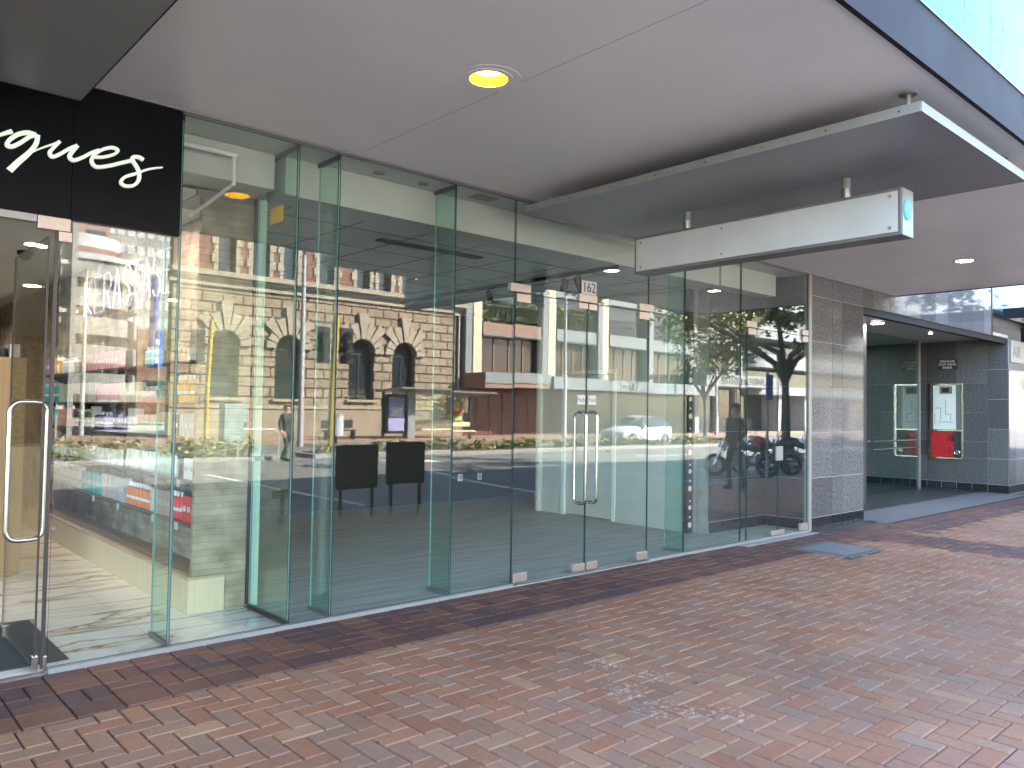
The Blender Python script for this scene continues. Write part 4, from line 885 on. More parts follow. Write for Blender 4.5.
B(8.70, 10.06, .645, .9, 0.014, 3.45).obj('core', 'concrete', gs)
for k, y in enumerate((4.55, 4.85)): pass
for x, lab in ((8.42, 'white power socket low on the dark rear wall, left one'), (8.85, 'white power socket low on the dark rear wall, nearer the partition')):
    t = thing('power_socket', lab, 'socket', (x, 5.39, .4), 'sockets on the rear wall'); MB().box(x - .05, x + .05, 5.388, 5.3995, .34, .46).obj('plate', 'white_paint', t, bevel=.004); MB().box(x - .025, x + .025, 5.384, 5.3875, .37, .43).obj('outlet', 'p_silver', t)
for k in range(14): pass
# ------------------------------------------------------------------ across the street (seen in the glass)
def wall_with_arches(m, x0, x1, y, th, z0, z1, arches):
    """front wall plane at y (facing +y) with round headed openings (cx, r, zs sill, zt springing)"""
    cuts = sorted(arches); xs = x0
    for cx, r, zs, zt in cuts:
        if cx - r > xs: m.box(xs, cx - r, y - th, y, z0, z1)
        m.box(cx - r, cx + r, y - th, y, z0, zs)
        n = 14; arc = [(cx - r * math.cos(PI * k / n), zt + r * math.sin(PI * k / n)) for k in range(n + 1)]
        for (a, b), (c, d) in zip(arc, arc[1:]):
            m.face([(a, y, b), (c, y, d), (c, y, z1), (a, y, z1)]); m.face([(a, y, b), (a, y - th, b), (c, y - th, d), (c, y, d)])
        xs = cx + r
    if xs < x1: m.box(xs, x1, y - th, y, z0, z1)
YB = -34.0
bk = thing('bank_building', 'old stone bank building with round arched windows and red brick upper floor', 'building', (22, YB, 0))
AR = [(15.9, .76), (19.38, .76), (23.82, .82), (26.7, .82)]
m = MB(); wall_with_arches(m, 13.4, 31.0, YB, .55, .0, 7.9, [(c, r, 2.0, 4.62) for c, r in AR]); m.obj('ground_floor_wall', 'rusticated', bk, recalc=False)
B(13.3, 31.1, YB - .3, YB + .14, .0, 1.45).obj('plinth', 'stone_cream', bk); B(13.3, 31.1, YB - .3, YB + .2, 1.46, 1.62).obj('plinth_mould', 'stone_trim', bk)
for c, r in AR:
    m = MB(); nv = 9
    for k in range(nv):
        a0 = PI * k / nv + .03; a1 = PI * (k + 1) / nv - .03; R0 = r + .02; R1 = r + (.58 if k < 2 or k > 6 else (1.2 if k % 2 == 0 else .95))
        if k == 4: R1 = r + 1.5
        P = [(c - q * math.cos(t), 4.62 + q * math.sin(t)) for q, t in ((R0, a0), (R1, a0), (R1, a1), (R0, a1))]
        m.prism(P, 'y', YB - .06, YB + .16 + (.06 if k == 4 else 0))
    m.obj('arch_surround', 'stone_trim', bk)
    w = B(c - r, c + r, YB - .42, YB - .38, 2.0, 4.62 + r).obj('window', 'dark_window', bk)
    m = MB(); m.box(c - .03, c + .03, YB - .37, YB - .33, 2.0, 5.4); m.box(c - r, c + r, YB - .37, YB - .33, 4.55, 4.65); m.obj('sash', 'dark_metal', w)
    B(c - r - .15, c + r + .15, YB - .1, YB + .16, 1.85, 1.998).obj('sill', 'stone_trim', bk)
for z0, z1, d in ((7.55, 7.9, .12), (7.9, 8.05, .3), (8.05, 8.3, .45)): B(13.2, 31.2, YB - .2, YB + d, z0 + .002, z1).obj('string_course', 'stone_trim', bk)
m = MB(); xs = 13.4
UW = [(15.9, .45), (17.7, .45), (19.38, .45), (21.6, .45), (23.8, .42), (25.25, .42), (26.9, .45), (28.6, .45), (30.1, .4)]
for c, w in UW: m.box(xs, c - w, YB - .5, YB - .02, 8.31, 14.5); m.box(c - w, c + w, YB - .5, YB - .02, 11.4, 14.5); xs = c + w
m.box(xs, 31.0, YB - .5, YB - .02, 8.31, 14.5); m.obj('upper_wall', 'red_brick', bk)
for c, w in UW:
    B(c - w, c + w, YB - .4, YB - .36, 8.31, 11.4).obj('window', 'dark_window', bk)
    m = MB()
    for s in (-1, 1):
        for k in range(7):
            ww = .34 if k % 2 else .22; a = c + s * w; m.box(a, a + s * ww, YB - .1, YB + (.06 if k % 2 else .03), 8.32 + k * .46, 8.32 + k * .46 + .44)
    m.obj('quoin', 'stone_trim', bk)
B(13.2, 31.2, YB - .2, YB + .5, 14.502, 15.2).obj('cornice', 'stone_trim', bk)
m = MB(); m.prism([(13.4, YB - .56), (31, YB - .56), (31, -40), (16.2, -41)], 'z', 0, 14.4); m.obj('rear_block', 'stone_cream', bk)
MB().cyl((30.75, YB + .1, .2), (30.75, YB + .1, 7.5), .07, 10).obj('drainpipe', 'grey_build', bk, smooth=True)
# two-storey shops
sh = thing('shop_building', 'white and brown two storey shop building with a long white verandah', 'building', (40, YB, 0))
B(31.05, 55.5, YB - 10, YB - .6, 0, 12.5).obj('rear_block', 'white_build', sh)
B(31.05, 41.0, YB - .58, YB - .3, 0.02, 3.0).obj('brown_shopfront', 'brown_shop', sh)
B(41.05, 55.4, YB - .58, YB - .32, .02, 3.2).obj('shopfront', 'brown_window', sh)
for k in range(9): B(31.4 + k * 1.15, 31.46 + k * 1.15, YB - .295, YB - .26, .05, 2.95).obj('mullion', 'brown_band', sh)
B(31.05, 36.8, YB - .3, YB + 2.4, 3.02, 3.95).obj('verandah', 'brown_band', sh); B(36.82, 55.4, YB - .3, YB + 2.6, 3.05, 3.85).obj('verandah', 'white_build', sh)
B(31.05, 36.8, YB + 2.402, YB + 2.45, 3.3, 3.97).obj('verandah_fascia', 'white_build', sh)
for x in (31.1, 37.9, 43.6, 49.4): B(x, x + .5, YB - .3, YB + .4, 3.96, 12).obj('pilaster', 'white_build', sh)
for x in (31.85, 38.6, 44.2): B(x, x + .7, YB - .3, YB + .25, 3.96, 11.5).obj('pilaster', 'cream_pil', sh)
for x0, x1 in ((32.6, 37.8), (39.4, 43.5), (45.0, 49.3), (50, 55.3)):
    w = B(x0, x1, YB - .29, YB - .2, 4.05, 6.4).obj('window', 'brown_window', sh); m = MB()
    n = 4
    for k in range(n + 1): m.box(x0 + (x1 - x0) * k / n - .04, x0 + (x1 - x0) * k / n + .04, YB - .195, YB - .14, 4.05, 6.4)
    m.obj('mullion', 'brown_band', w)
    B(x0, x1, YB - .29, YB + .3, 6.42, 7.35).obj('spandrel', 'brown_band' if x0 < 38 else 'white_build', sh); B(x0, x1, YB + .302, YB + .36, 6.5, 6.62).obj('sill', 'white_build', sh)
    B(x0, x1, YB - .29, YB - .2, 7.4, 9.6).obj('window', 'dark_window', sh); m = MB()
    for k in range(12): m.box(x0 + (x1 - x0) * k / 12 - .02, x0 + (x1 - x0) * k / 12 + .02, YB + .2, YB + .24, 7.36, 8.5)
    m.box(x0, x1, YB + .2, YB + .25, 8.5, 8.56); m.obj('balustrade', 'dark_metal', sh)
    B(x0, x1, YB - .29, YB + .2, 9.62, 10.6).obj('spandrel', 'white_build', sh)
def leaves(m, box, n, s, flat=False):
    for k in range(n):
        x = rnd.uniform(box[0], box[1]); y = rnd.uniform(box[2], box[3]); z = rnd.uniform(box[4], box[5]); leaf(m, x, y, z, s)
def leaf(m, x, y, z, s):
    a = Vector((rnd.gauss(0, 1), rnd.gauss(0, 1), rnd.gauss(0, .6))).normalized(); b = a.cross(Vector((rnd.gauss(0, 1), rnd.gauss(0, 1), rnd.gauss(0, 1)))).normalized()
    s = s * rnd.uniform(.6, 1.3); p = Vector((x, y, z)); m.cur = rnd.choice((0, 0, 1)); m.face([p - a * s, p + b * s * .5, p + a * s, p - b * s * .5])
for k, (x0, x1) in enumerate(((32.7, 37.7), (39.5, 43.4))):
    m = MB(); leaves(m, (x0, x1, YB - .1, YB + .15, 7.4, 8.9), 900, .16)
    tag(m.obj('balcony_plants', ['leaf_green', 'leaf_yellow'], recalc=False), ['bushy green plants behind the balcony rail nearest the bank', 'bushy green plants behind the second balcony rail'][k], 'plant', 'plants on the balconies')
# white shopping building
wc = thing('shopping_centre', 'white shopping centre with small square windows and a lettered canopy', 'building', (59, YB, 0))
m = MB(); xs = 55.55
WX = [(57.4, .8), (60.2, .8), (62.6, .6)]
B(55.55, 64.0, YB - 12, YB - .4, 0, 14).obj('rear_block', 'white_build', wc)
for c, w in WX: m.box(xs, c - w, YB - .39, YB, 4.9, 13); m.box(c - w, c + w, YB - .39, YB, 4.9, 5.1); m.box(c - w, c + w, YB - .39, YB, 7.3, 9.3); m.box(c - w, c + w, YB - .39, YB, 11.5, 13); xs = c + w
m.box(xs, 64.0, YB - .39, YB, 4.9, 13); m.obj('wall', 'tile_white', wc)
for c, w in WX:
    for z in (5.1, 9.3): B(c - w, c + w, YB - .37, YB - .3, z, z + 2.2).obj('window', 'dark_window', wc)
B(54.0, 65.5, YB + .01, YB + 2.6, 3.9, 4.85).obj('canopy', 'white_build', wc); B(55.6, 64, YB - .39, YB - .2, 0, 3.88).obj('shopfront', 'dark_window', wc)
text('lettering', 'LAMBTON CENTRE', 'frame_grey', .85, Vector((59.8, YB + 2.63, 4.37)), FACE_SHOP, wc, ext=.02)
for x in (56, 59, 62): MB().box(x, x + .5, YB - .19, YB + .1, 0, 3.88).obj('pier', 'grey_build', wc)
cb = thing('office_building', 'pale office building with rounded white balcony bands', 'building', (72, YB, 0))
B(64.05, 95, YB - 14, YB - 1.2, 0, 16).obj('glazed_block', 'dark_window', cb)
for k, z in enumerate((3.4, 5.9, 8.6, 11.4, 14.2)):
    m = MB(); P = [(64.1, YB - 1.2), (64.1, YB - .2)] + [(66.0 - 1.9 * math.cos(t * PI / 16), YB - .2 + 1.2 * math.sin(t * PI / 16)) for t in range(1, 9)] + [(95, YB + 1.0), (95, YB - 1.2)]
    m.prism(P, 'z', z, z + (1.25 if k else .8)); m.obj('balcony_band', 'white_build', cb)
for x in (69, 74, 79, 84): B(x, x + .5, YB - 1.19, YB + .6, 0, 3.39).obj('column', 'grey_build', cb)
for x in range(96, 131, 12): pass
for i, (x0, x1, h) in enumerate(((95.2, 108, 18), (108.2, 124, 14))):
    t = thing('office_building', ['plain white office building next to the rounded balconies', 'plain grey office building at the far end of the street'][i], 'building', (x0, YB, 0))
    B(x0, x1, YB - 12, YB, 0, h).obj('wall', ['white_build', 'grey_build'][i], t)
    for z in range(4, int(h) - 2, 3): B(x0 + .8, x1 - .8, YB + .002, YB + .05, z, z + 1.5).obj('window', 'dark_window', t)
# left: street corner and car park
cr = thing('corner_building', 'narrow pale corner building with paired windows up its side', 'building', (5, YB, 0))
B(-14, 9.15, YB - 9, YB - .12, 0, 17).obj('wall', 'car_park_white', cr)
for k in range(7):
    z = 1.6 + k * 2.15
    for x in (5.2, 6.55, 8.0): B(x, x + .75, YB - .119, YB - .07, z, z + 1.35).obj('window', 'dark_window', cr)
    B(-14, 9.3, YB - .118, YB + .05, z - .32, z - .14).obj('string_course', 'grey_build', cr)
for x in (4.7, 7.6, 8.95): B(x, x + .22, YB - .116, YB + .18, 0, 17).obj('pilaster', 'car_park_white', cr)
cp = thing('car_park_building', 'white multi level car park with rounded corner and dark open slots', 'building', (17, -60, 0))
CX, CYv, RR = 15.6, -62.5, 4.6
def round_band(z0, z1, out, mat, name, x_left=11.5):
    P = [(x_left, CYv - 4), (x_left, CYv + RR + out)] + [(CX + (RR + out) * math.sin(t * PI / 2 / 12), CYv + (RR + out) * math.cos(t * PI / 2 / 12)) for t in range(13)] + [(CX + RR + out, CYv - 4)]
    m = MB(); m.prism(P, 'z', z0, z1); m.obj(name, mat, cp)
round_band(0, 12.0, -.6, 'dark_window', 'inner_core')
round_band(0.0, .5, .3, 'car_park_white', 'kerb_band')
for k in range(5): round_band(2.5 + k * 2.05, 2.5 + k * 2.05 + 1.3, 0, 'car_park_white', 'parapet')
round_band(12.05, 12.5, .2, 'grey_build', 'roof_slab'); round_band(2.2, 2.55, 1.5, 'car_park_white', 'entrance_canopy')
round_band(12.7, 13.2, -1.2, 'orange_build', 'roof_sign_drum'); round_band(13.21, 14.2, -1.4, 'grey_build', 'roof_house')
MB().box(20.25, 20.45, -59.0, -57.6, 4.4, 11.5).obj('banner', 'blue_paint', cp)
for k in range(3): MB().box(20.3, 20.6, -57.599, -57.55, 4.7 + k * .7, 5.15 + k * .7).obj('banner_mark', 'white_face', cp)
B(20.12, 20.9, -57.62, -57.6, 4.4, 7.2).obj('banner', 'blue_paint', cp)
for x in (12.6, 14.6, 16.6, 18.4): MB().box(x, x + .35, CYv + 2.0, CYv + 4.3 - max(0, x - 15.6) * .5, 0, 12.0).obj('column', 'car_park_white', cp)
for i, (x0, x1, y, h, lab, wl, st) in enumerate(((11, 24.5, -86, 26.5, 'tall pink and glass office tower behind the car park', 'brown_band', 3.2), (24.6, 34, -88, 27, 'white office tower with rows of small square windows behind the car park', 'car_park_white', 2.0), (-9, 10.6, -80, 24, 'grey office tower behind the corner building', 'grey_build', 3.0), (23.4, 28, -72, 8.5, 'low brown brick building beside the car park', 'orange_build', 3.0))):
    t = thing('office_tower', lab, 'building', (x0, y, 0)); B(x0, x1, y - 10, y, 0, h).obj('wall', wl, t)
    z = 2.2
    while z < h - 2:
        n = int((x1 - x0) / (1.0 if st == 2.0 else 2.4)); w = (x1 - x0) / n
        m = MB()
        for k in range(n): m.box(x0 + k * w + .12 * w, x0 + (k + .84) * w, y + .002, y + .05, z, z + st * .52)
        m.obj('window_row', 'grey_build' if st == 2.0 else 'dark_window', t); z += st
# street furniture ------------------------------------------------
def pole_signal(x, y, label, yellow=True):
    t = thing('traffic_signal', label, 'traffic light', (x, y, 0), 'traffic signals across the street'); m = MB(); m.tube([(x, y, 0), (x + .02, y, 2.4), (x + .12, y, 4.9)], .09, 14); m.obj('pole', 'yellow_paint', t, smooth=True)
    for dx in (-.42, .48):
        b = MB().box(x + dx - .28, x + dx + .28, y + .05, y + .09, 3.15, 4.5).obj('backing_board', 'black', t, bevel=.06); MB().box(x + dx - .17, x + dx + .17, y - .15, y + .049, 3.25, 4.4).obj('signal_head', 'dark_metal', b)
        for k in range(3): m = MB(); m.cyl((x + dx, y + .091, 3.45 + k * .37), (x + dx, y + .25, 3.42 + k * .37), .13, 14); m.obj('visor', 'black', b, smooth=True)
    m = MB(); m.cyl((x - .5, y, 3.8), (x + .55, y, 3.8), .03, 8); m.obj('bracket', 'dark_metal', t); return t
pole_signal(14.5, -20.6, 'yellow traffic signal pole with two black backed heads by the planted strip')
pole_signal(11.75, -25.4, 'yellow traffic signal pole on the far footpath near the teal cabinet')
def lamp_post(x, y, h, label, arm=1.8):
    t = thing('street_lamp', label, 'street lamp', (x, y, 0), 'street lamps'); m = MB(); m.tube([(x, y, 0), (x, y, 1.2), (x, y, h)], [.13, .11, .07], 14); m.obj('post', 'grey_build', t, smooth=True); m = MB(); m.tube([(x, y, h - .05), (x + arm * .5, y, h + .35), (x + arm, y, h + .42)], .045, 8); m.obj('arm', 'grey_build', t, smooth=True); MB().box(x + arm - .1, x + arm + .55, y - .14, y + .14, h + .36, h + .48).obj('lantern', 'alu_light', t, bevel=.03)
    return t
lp1 = lamp_post(14.75, -23.4, 9.2, 'grey street lamp standing between the person and the yellow signal pole')
MB().box(14.2, 15.1, -23.28, -23.2, 7.7, 9.0).obj('sign_panel', 'dark_metal', lp1)
lamp_post(33.5, -27.2, 9, 'grey street lamp before the brown shopfront'); lamp_post(52, -29.2, 8.5, 'grey street lamp before the white shopping centre'); lamp_post(10.2, -36.5, 8, 'grey street lamp in the side plaza')
MB_cab = thing('street_cabinet', 'pale teal roadside cabinet on the far footpath', 'cabinet', (13.4, -27, 0)); MB().box(13.0, 13.95, -27.3, -26.7, .06, 1.65).obj('body', 'teal_box', MB_cab, bevel=.03); MB().box(12.95, 14.0, -27.35, -26.65, 0, .058).obj('base', 'concrete', MB_cab); MB().box(13.88, 13.91, -26.699, -26.66, .7, .9).obj('handle', 'dark_metal', MB_cab)
lb2 = thing('litter_bin', 'white round litter bin beyond the yellow signal pole', 'bin', (17.3, -25.2, 0)); MB().cyl((17.3, -25.2, .3), (17.3, -25.2, 1.2), .3, 20).obj('drum', 'white_face', lb2, smooth=True); MB().cyl((17.3, -25.2, 0), (17.3, -25.2, .299), .06, 12).obj('foot', 'dark_metal', lb2); m = MB(); m.tube([(17.3, -25.2, 1.2005), (17.3, -25.2, 1.26)], [.31, .22], 20); m.obj('lid', 'alu_light', lb2)
hr = thing('hoop_rail', 'thin white steel hoop rail at the roadside', 'rail', (10.4, -16.6, 0)); m = MB(); m.tube([(9.3, -16.6, -.119), (9.3, -16.6, .75), (9.42, -16.6, .9), (10.4, -16.6, .9), (10.52, -16.6, .75), (10.52, -16.6, -.119)], .022, 8); m.obj('tube', 'white_face', hr, smooth=True)
# bus shelter
bs = thing('bus_shelter', 'dark bus shelter with lit poster panel and long bench before the bank', 'bus shelter', (24.7, -28.6, 0))
m = MB(); m.prism([(-29.6, 2.36), (-27.2, 2.52), (-27.2, 2.60), (-29.6, 2.46)], 'x', 22.0, 28.2); m.obj('roof', 'panel_dark', bs)
for x in (22.2, 24.0, 27.9): B(x, x + .12, -29.3, -29.18, 0, 2.375).obj('post', 'dark_metal', bs)
B(23.3, 23.75, -29.0, -28.5, 0, 2.40).obj('end_column', 'panel_grey', bs)
pn = B(22.1, 23.25, -28.85, -28.65, .25, 2.25).obj('poster_case', 'black', bs); B(22.2, 23.15, -28.648, -28.63, .4, 2.1).obj('poster', 'p_lilac', pn); MB().box(22.3, 23.05, -28.629, -28.62, 1.1, 1.6).obj('poster_print', 'p_pale', pn)
pane('rear_glass', 24.13, 27.88, .35, 2.3, bs, y=-29.25, mat='pane_thin'); B(24.2, 27.8, -28.95, -28.5, .42, .50).obj('bench', 'wood_pale', bs); B(24.2, 27.8, -29.1, -29.05, .7, .95).obj('bench_back', 'wood_pale', bs)
B(26.3, 27.4, -29.22, -29.2, 1.0, 2.15).obj('notice', 'frame_grey', bs); m = MB(); m.cyl((26.95, -29.198, 1.8), (26.95, -29.17, 1.8), .28, 24); m.obj('roundel', 'p_yellow', bs); B(26.35, 27.35, -29.198, -29.17, 1.02, 1.25).obj('poster', 'green_poster', bs); B(26.35, 27.3, -29.198, -29.17, 1.3, 1.45).obj('poster', 'red_paint', bs)
bn2 = thing('bench', 'dark bench on the far footpath left of the bus shelter', 'bench', (19.4, -28.4, 0)); B(18.6, 20.2, -28.7, -28.3, .42, .48).obj('seat', 'dark_metal', bn2); B(18.6, 20.2, -28.75, -28.7, .55, .95).obj('backrest', 'dark_metal', bn2)
for x in (18.7, 20.05): B(x, x + .08, -28.68, -28.32, 0, .42).obj('leg', 'dark_metal', bn2)
# notice boards at our kerb
def board(x0, x1, z0, z1, label):
    t = thing('notice_board', label, 'notice board', ((x0 + x1) / 2, -4.72, 0), 'dark notice boards at the kerb'); MB().box(x0, x1, -4.76, -4.70, z0, z1).obj('panel', 'black_gloss', t, bevel=.008); MB().box(x0 + .03, x1 - .03, -4.699, -4.694, z0 + .06, z1 - .04).obj('face', 'black', t)
    for x in (x0 + .06, x1 - .10): MB().box(x, x + .04, -4.752, -4.712, 0, z0 - .001).obj('post', 'dark_metal', t)
board(5.66, 6.34, .39, 1.02, 'dark square notice board on two legs at the kerb, nearer the stone pier'); board(6.50, 7.18, .42, 1.05, 'dark square notice board on two legs at the kerb, nearer the double doors')
pk = thing('parking_post', 'short black post with a white and a red plate at the kerb', 'post', (4.86, -4.72, 0)); MB().cyl((4.86, -4.72, 0), (4.86, -4.72, .47), .03, 12).obj('post', 'black', pk, smooth=True); MB().box(4.70, 4.82, -4.69, -4.68, .33, .44).obj('plate', 'white_face', pk); MB().box(4.86, 4.98, -4.69, -4.68, .35, .46).obj('plate', 'red_paint', pk)
# planting
m = MB()
for k in range(150):
    cx = rnd.uniform(13, 41.6); 
    if rnd.random() < .25: continue
    cy = rnd.uniform(-19.3, -18.5); h = rnd.uniform(.12, .42)
    for j in range(26): leaf(m, cx + rnd.gauss(0, .2), cy + rnd.gauss(0, .12), .06 + rnd.random() * h, .09)
o = m.obj('ground_cover', ['leaf_yellow', 'leaf_green'], recalc=False); tag(o, 'low yellow green plants covering the soil of the median strip', 'plants', kind='stuff')
m = MB()
for k in range(60):
    cx = rnd.uniform(0, 11.2); cy = rnd.uniform(-19.4, -18.4); h = rnd.uniform(.2, .6)
    for j in range(26): leaf(m, cx + rnd.gauss(0, .2), cy + rnd.gauss(0, .12), .02 + rnd.random() * h, .1)
o = m.obj('ground_cover', ['leaf_yellow', 'leaf_green'], recalc=False); tag(o, 'low green plants on the median left of the crossing', 'plants', kind='stuff')
def tree(x, y, label, h=7.5, mats=('leaf_yellow', 'leaf_green'), zc=5.6, spread=2.6, n=3800):
    t = thing('street_tree', label, 'tree', (x, y, 0), 'street trees'); m = MB(); m.tube([(x, y, -.1), (x + .05, y, 1.2), (x - .03, y, 2.6)], [.15, .12, .10], 12); ends = []
    for k in range(7):
        a = k * 2 * PI / 7 + rnd.uniform(-.3, .3); L = spread * rnd.uniform(.7, 1.1); p1 = (x - .03 + math.cos(a) * .3, y + math.sin(a) * .3, 3.0 + rnd.random() * .4); p2 = (x + math.cos(a) * L * .55, y + math.sin(a) * L * .55, 4.0 + rnd.random() * .8); p3 = (x + math.cos(a) * L, y + math.sin(a) * L, zc + rnd.uniform(-.6, 1.0))
        m.tube([(x - .03, y, 2.5), p1, p2, p3], [.10, .085, .05, .02], 8); ends += [p2, p3]
    m.obj('trunk', 'bark', t, smooth=True); m = MB()
    cl = [(e[0] + rnd.gauss(0, .5), e[1] + rnd.gauss(0, .5), max(zc - 1.6, e[2] + rnd.gauss(.3, .5)), rnd.uniform(.35, .8)) for e in ends for _ in range(3)]
    for k in range(n):
        c = rnd.choice(cl); leaf(m, c[0] + rnd.gauss(0, c[3] * .6), c[1] + rnd.gauss(0, c[3] * .6), c[2] + rnd.gauss(0, c[3] * .45), .10)
    m.obj('crown', list(mats), t, recalc=False); return t
tree(21.5, -6.6, 'street tree with yellowing leaves at the kerb past the lobby', zc=5.0, spread=4.2, n=9000)
tree(45, -6.5, 'second yellowing street tree far along the kerb', zc=5.6); tree(48, -27.5, 'green street tree before the shopping centre', mats=('leaf_green', 'leaf_dark'), zc=6.2, spread=2.6)
# car
def car(x, y, label):
    t = thing('parked_car', label, 'car', (x, y, -.12)); z0 = -.12
    S = [(-2.05, .62, .38, .60, .62, .55), (-1.95, .76, .26, .68, .72, .66), (-1.35, .82, .22, .80, .86, .74), (-.85, .84, .22, .90, .97, .74), (-.15, .85, .22, .95, 1.46, .62), (.6, .85, .22, .97, 1.52, .62), (1.35, .84, .22, .98, 1.48, .60), (1.85, .80, .26, .98, 1.18, .62), (1.98, .74, .36, .92, .96, .64)]
    m = MB(); R = []
    for (sx, w, zl, zb, zr, wr) in S:
        i = len(m.v); m.v += [(x + sx, y + q, z0 + z) for q, z in ((-w, zl), (-w, zb), (-wr, zr), (wr, zr), (w, zb), (w, zl))]; R.append(i)
    for k in range(len(S) - 1):
        for j in range(6):
            a, b = R[k] + j, R[k] + (j + 1) % 6; c, d = R[k + 1] + (j + 1) % 6, R[k + 1] + j
            m.f.append((a, b, c, d)); m.tone.append((1, 1, 1)); m.mi.append(1 if (3 <= k <= 6 and j in (1, 3)) or (k == 3 and j == 2) or (k == 6 and j == 2) else 0)
    m.f += [tuple(R[0] + j for j in range(6))[::-1], tuple(R[-1] + j for j in range(6))]; m.mi += [0, 0]; m.tone += [(1, 1, 1)] * 2
    m.obj('body', ['car_white', 'dark_window'], t, smooth=True)
    for sx in (-1.3, 1.25):
        for s in (-1, 1):
            m = MB(); m.cyl((x + sx, y + s * .70, z0 + .31), (x + sx, y + s * .87, z0 + .31), .31, 22); w = m.obj('wheel', 'rubber', t, smooth=True); MB().cyl((x + sx, y + s * .871, z0 + .31), (x + sx, y + s * .885, z0 + .31), .20, 16).obj('rim', 'alu_light', w, smooth=True)
    for s in (-1, 1): MB().box(x - 2.03, x - 1.9, y + s * .62 - .12, y + s * .62 + .12, z0 + .55, z0 + .68).obj('headlight', 'chrome', t, bevel=.02); MB().box(x + 1.84, x + 1.95, y + s * .70 - .06, y + s * .70 + .06, z0 + .75, z0 + 1.0).obj('tail_light', 'tail_red', t, bevel=.02); MB().box(x - .55, x - .40, y + s * .86, y + s * 1.0, z0 + .92, z0 + 1.04).obj('wing_mirror', 'car_white', t, bevel=.03)
car(33.2, -21.6, 'white hatchback car on the far side of the planted strip')
def motorbike(x, y, rz, label, col):
    t = thing('motorbike', label, 'motorbike', (x, y, -.12), 'motorbikes parked along the kerb')
    def ob(m, name, mat, par=t, **k): 
        o = m.obj(name, mat, None, **k); o.parent = par; return o
    for sx in (-.70, .70):
        m = MB(); m.tube([(sx + .25 * math.cos(a * PI / 12), 0, .31 + .25 * math.sin(a * PI / 12)) for a in range(24)], .058, 10, closed=True); w = ob(m, 'wheel', 'rubber', smooth=True); m = MB(); m.cyl((sx, -.04, .31), (sx, .04, .31), .06, 12)
        for a in range(5): m.cyl((sx, 0, .31), (sx + .22 * math.cos(a * 1.2566), 0, .31 + .22 * math.sin(a * 1.2566)), .014, 6)
        ob(m, 'rim', 'aluminium', w)
    m = MB(); m.box(-.22, .2, -.13, .13, .3, .58); m.cyl((0, -.1, .55), (-.08, -.1, .74), .08, 12); m.cyl((0, .1, .55), (-.08, .1, .74), .08, 12); ob(m, 'engine', 'frame_grey', bevel=.02)
    m = MB(); m.tube([(-.38, 0, .86), (-.2, 0, .92), (.05, 0, .88), (.18, 0, .80)], [.06, .15, .14, .07], 14); ob(m, 'tank', col, smooth=True)
    m = MB(); m.tube([(.12, 0, .80), (.4, 0, .78), (.72, 0, .86), (.86, 0, .90)], [.07, .12, .10, .05], 12); ob(m, 'seat', 'black', smooth=True)
    m = MB(); m.cyl((-.70, -.09, .31), (-.42, -.09, .98), .025, 8); m.cyl((-.70, .09, .31), (-.42, .09, .98), .025, 8); ob(m, 'fork', 'chrome', smooth=True)
    m = MB(); m.tube([(-.28, -.36, 1.06), (-.38, -.22, 1.04), (-.42, 0, 1.0), (-.38, .22, 1.04), (-.28, .36, 1.06)], .016, 8); ob(m, 'handlebar', 'chrome', smooth=True)
    m = MB(); m.tube([(-.46, 0, .88), (-.54, 0, .88), (-.58, 0, .88)], [.06, .10, .09], 14); ob(m, 'headlight', 'chrome', smooth=True)
    m = MB(); m.tube([(.0, -.14, .36), (.3, -.18, .34), (.85, -.2, .46)], [.03, .045, .05], 10); ob(m, 'exhaust', 'chrome', smooth=True)
    m = MB(); m.cyl((.70, -.1, .31), (.1, -.1, .42), .025, 8); m.cyl((.70, .1, .31), (.1, .1, .42), .025, 8); m.tube([(-.40, 0, .9), (-.05, 0, .6), (.3, 0, .55), (.45, 0, .74)], .03, 8); ob(m, 'frame', 'dark_metal', smooth=True)
    m = MB(); m.cyl((-.32, -.28, 1.05), (-.30, -.33, 1.22), .008, 6); m.cyl((-.30, -.35, 1.24), (-.29, -.35, 1.24), .05, 10); m.cyl((-.32, .28, 1.05), (-.30, .33, 1.22), .008, 6); m.cyl((-.30, .35, 1.24), (-.29, .35, 1.24), .05, 10); ob(m, 'mirror', 'dark_metal')
    t.rotation_euler = (0, 0, rz); return t
for k, (x, c, lab) in enumerate(((18.6, 'dark_metal', 'black motorbike parked nearest the lobby'), (20.0, 'red_cabinet', 'motorbike with a red tank parked at the kerb'), (21.4, 'cloth_navy', 'dark blue motorbike parked by the yellowing tree'), (23.0, 'panel_grey', 'grey motorbike parked past the tree'), (24.6, 'black', 'black motorbike parked furthest along the kerb'))): motorbike(x, -6.3 - .1 * (k % 2), 1.25, lab, c)
for k, x in enumerate((17.2, 26.0)): pass
pp = thing('parking_sign', 'slim post with small blue parking sign near the motorbikes', 'sign', (14.9, -5.0 + .3, 0)); MB().cyl((17.2, -4.7, 0), (17.2, -4.7, 2.6), .03, 10).obj('post', 'alu_light', pp, smooth=True); MB().box(17.05, 17.35, -4.66, -4.64, 1.9, 2.5).obj('plate', 'blue_paint', pp)
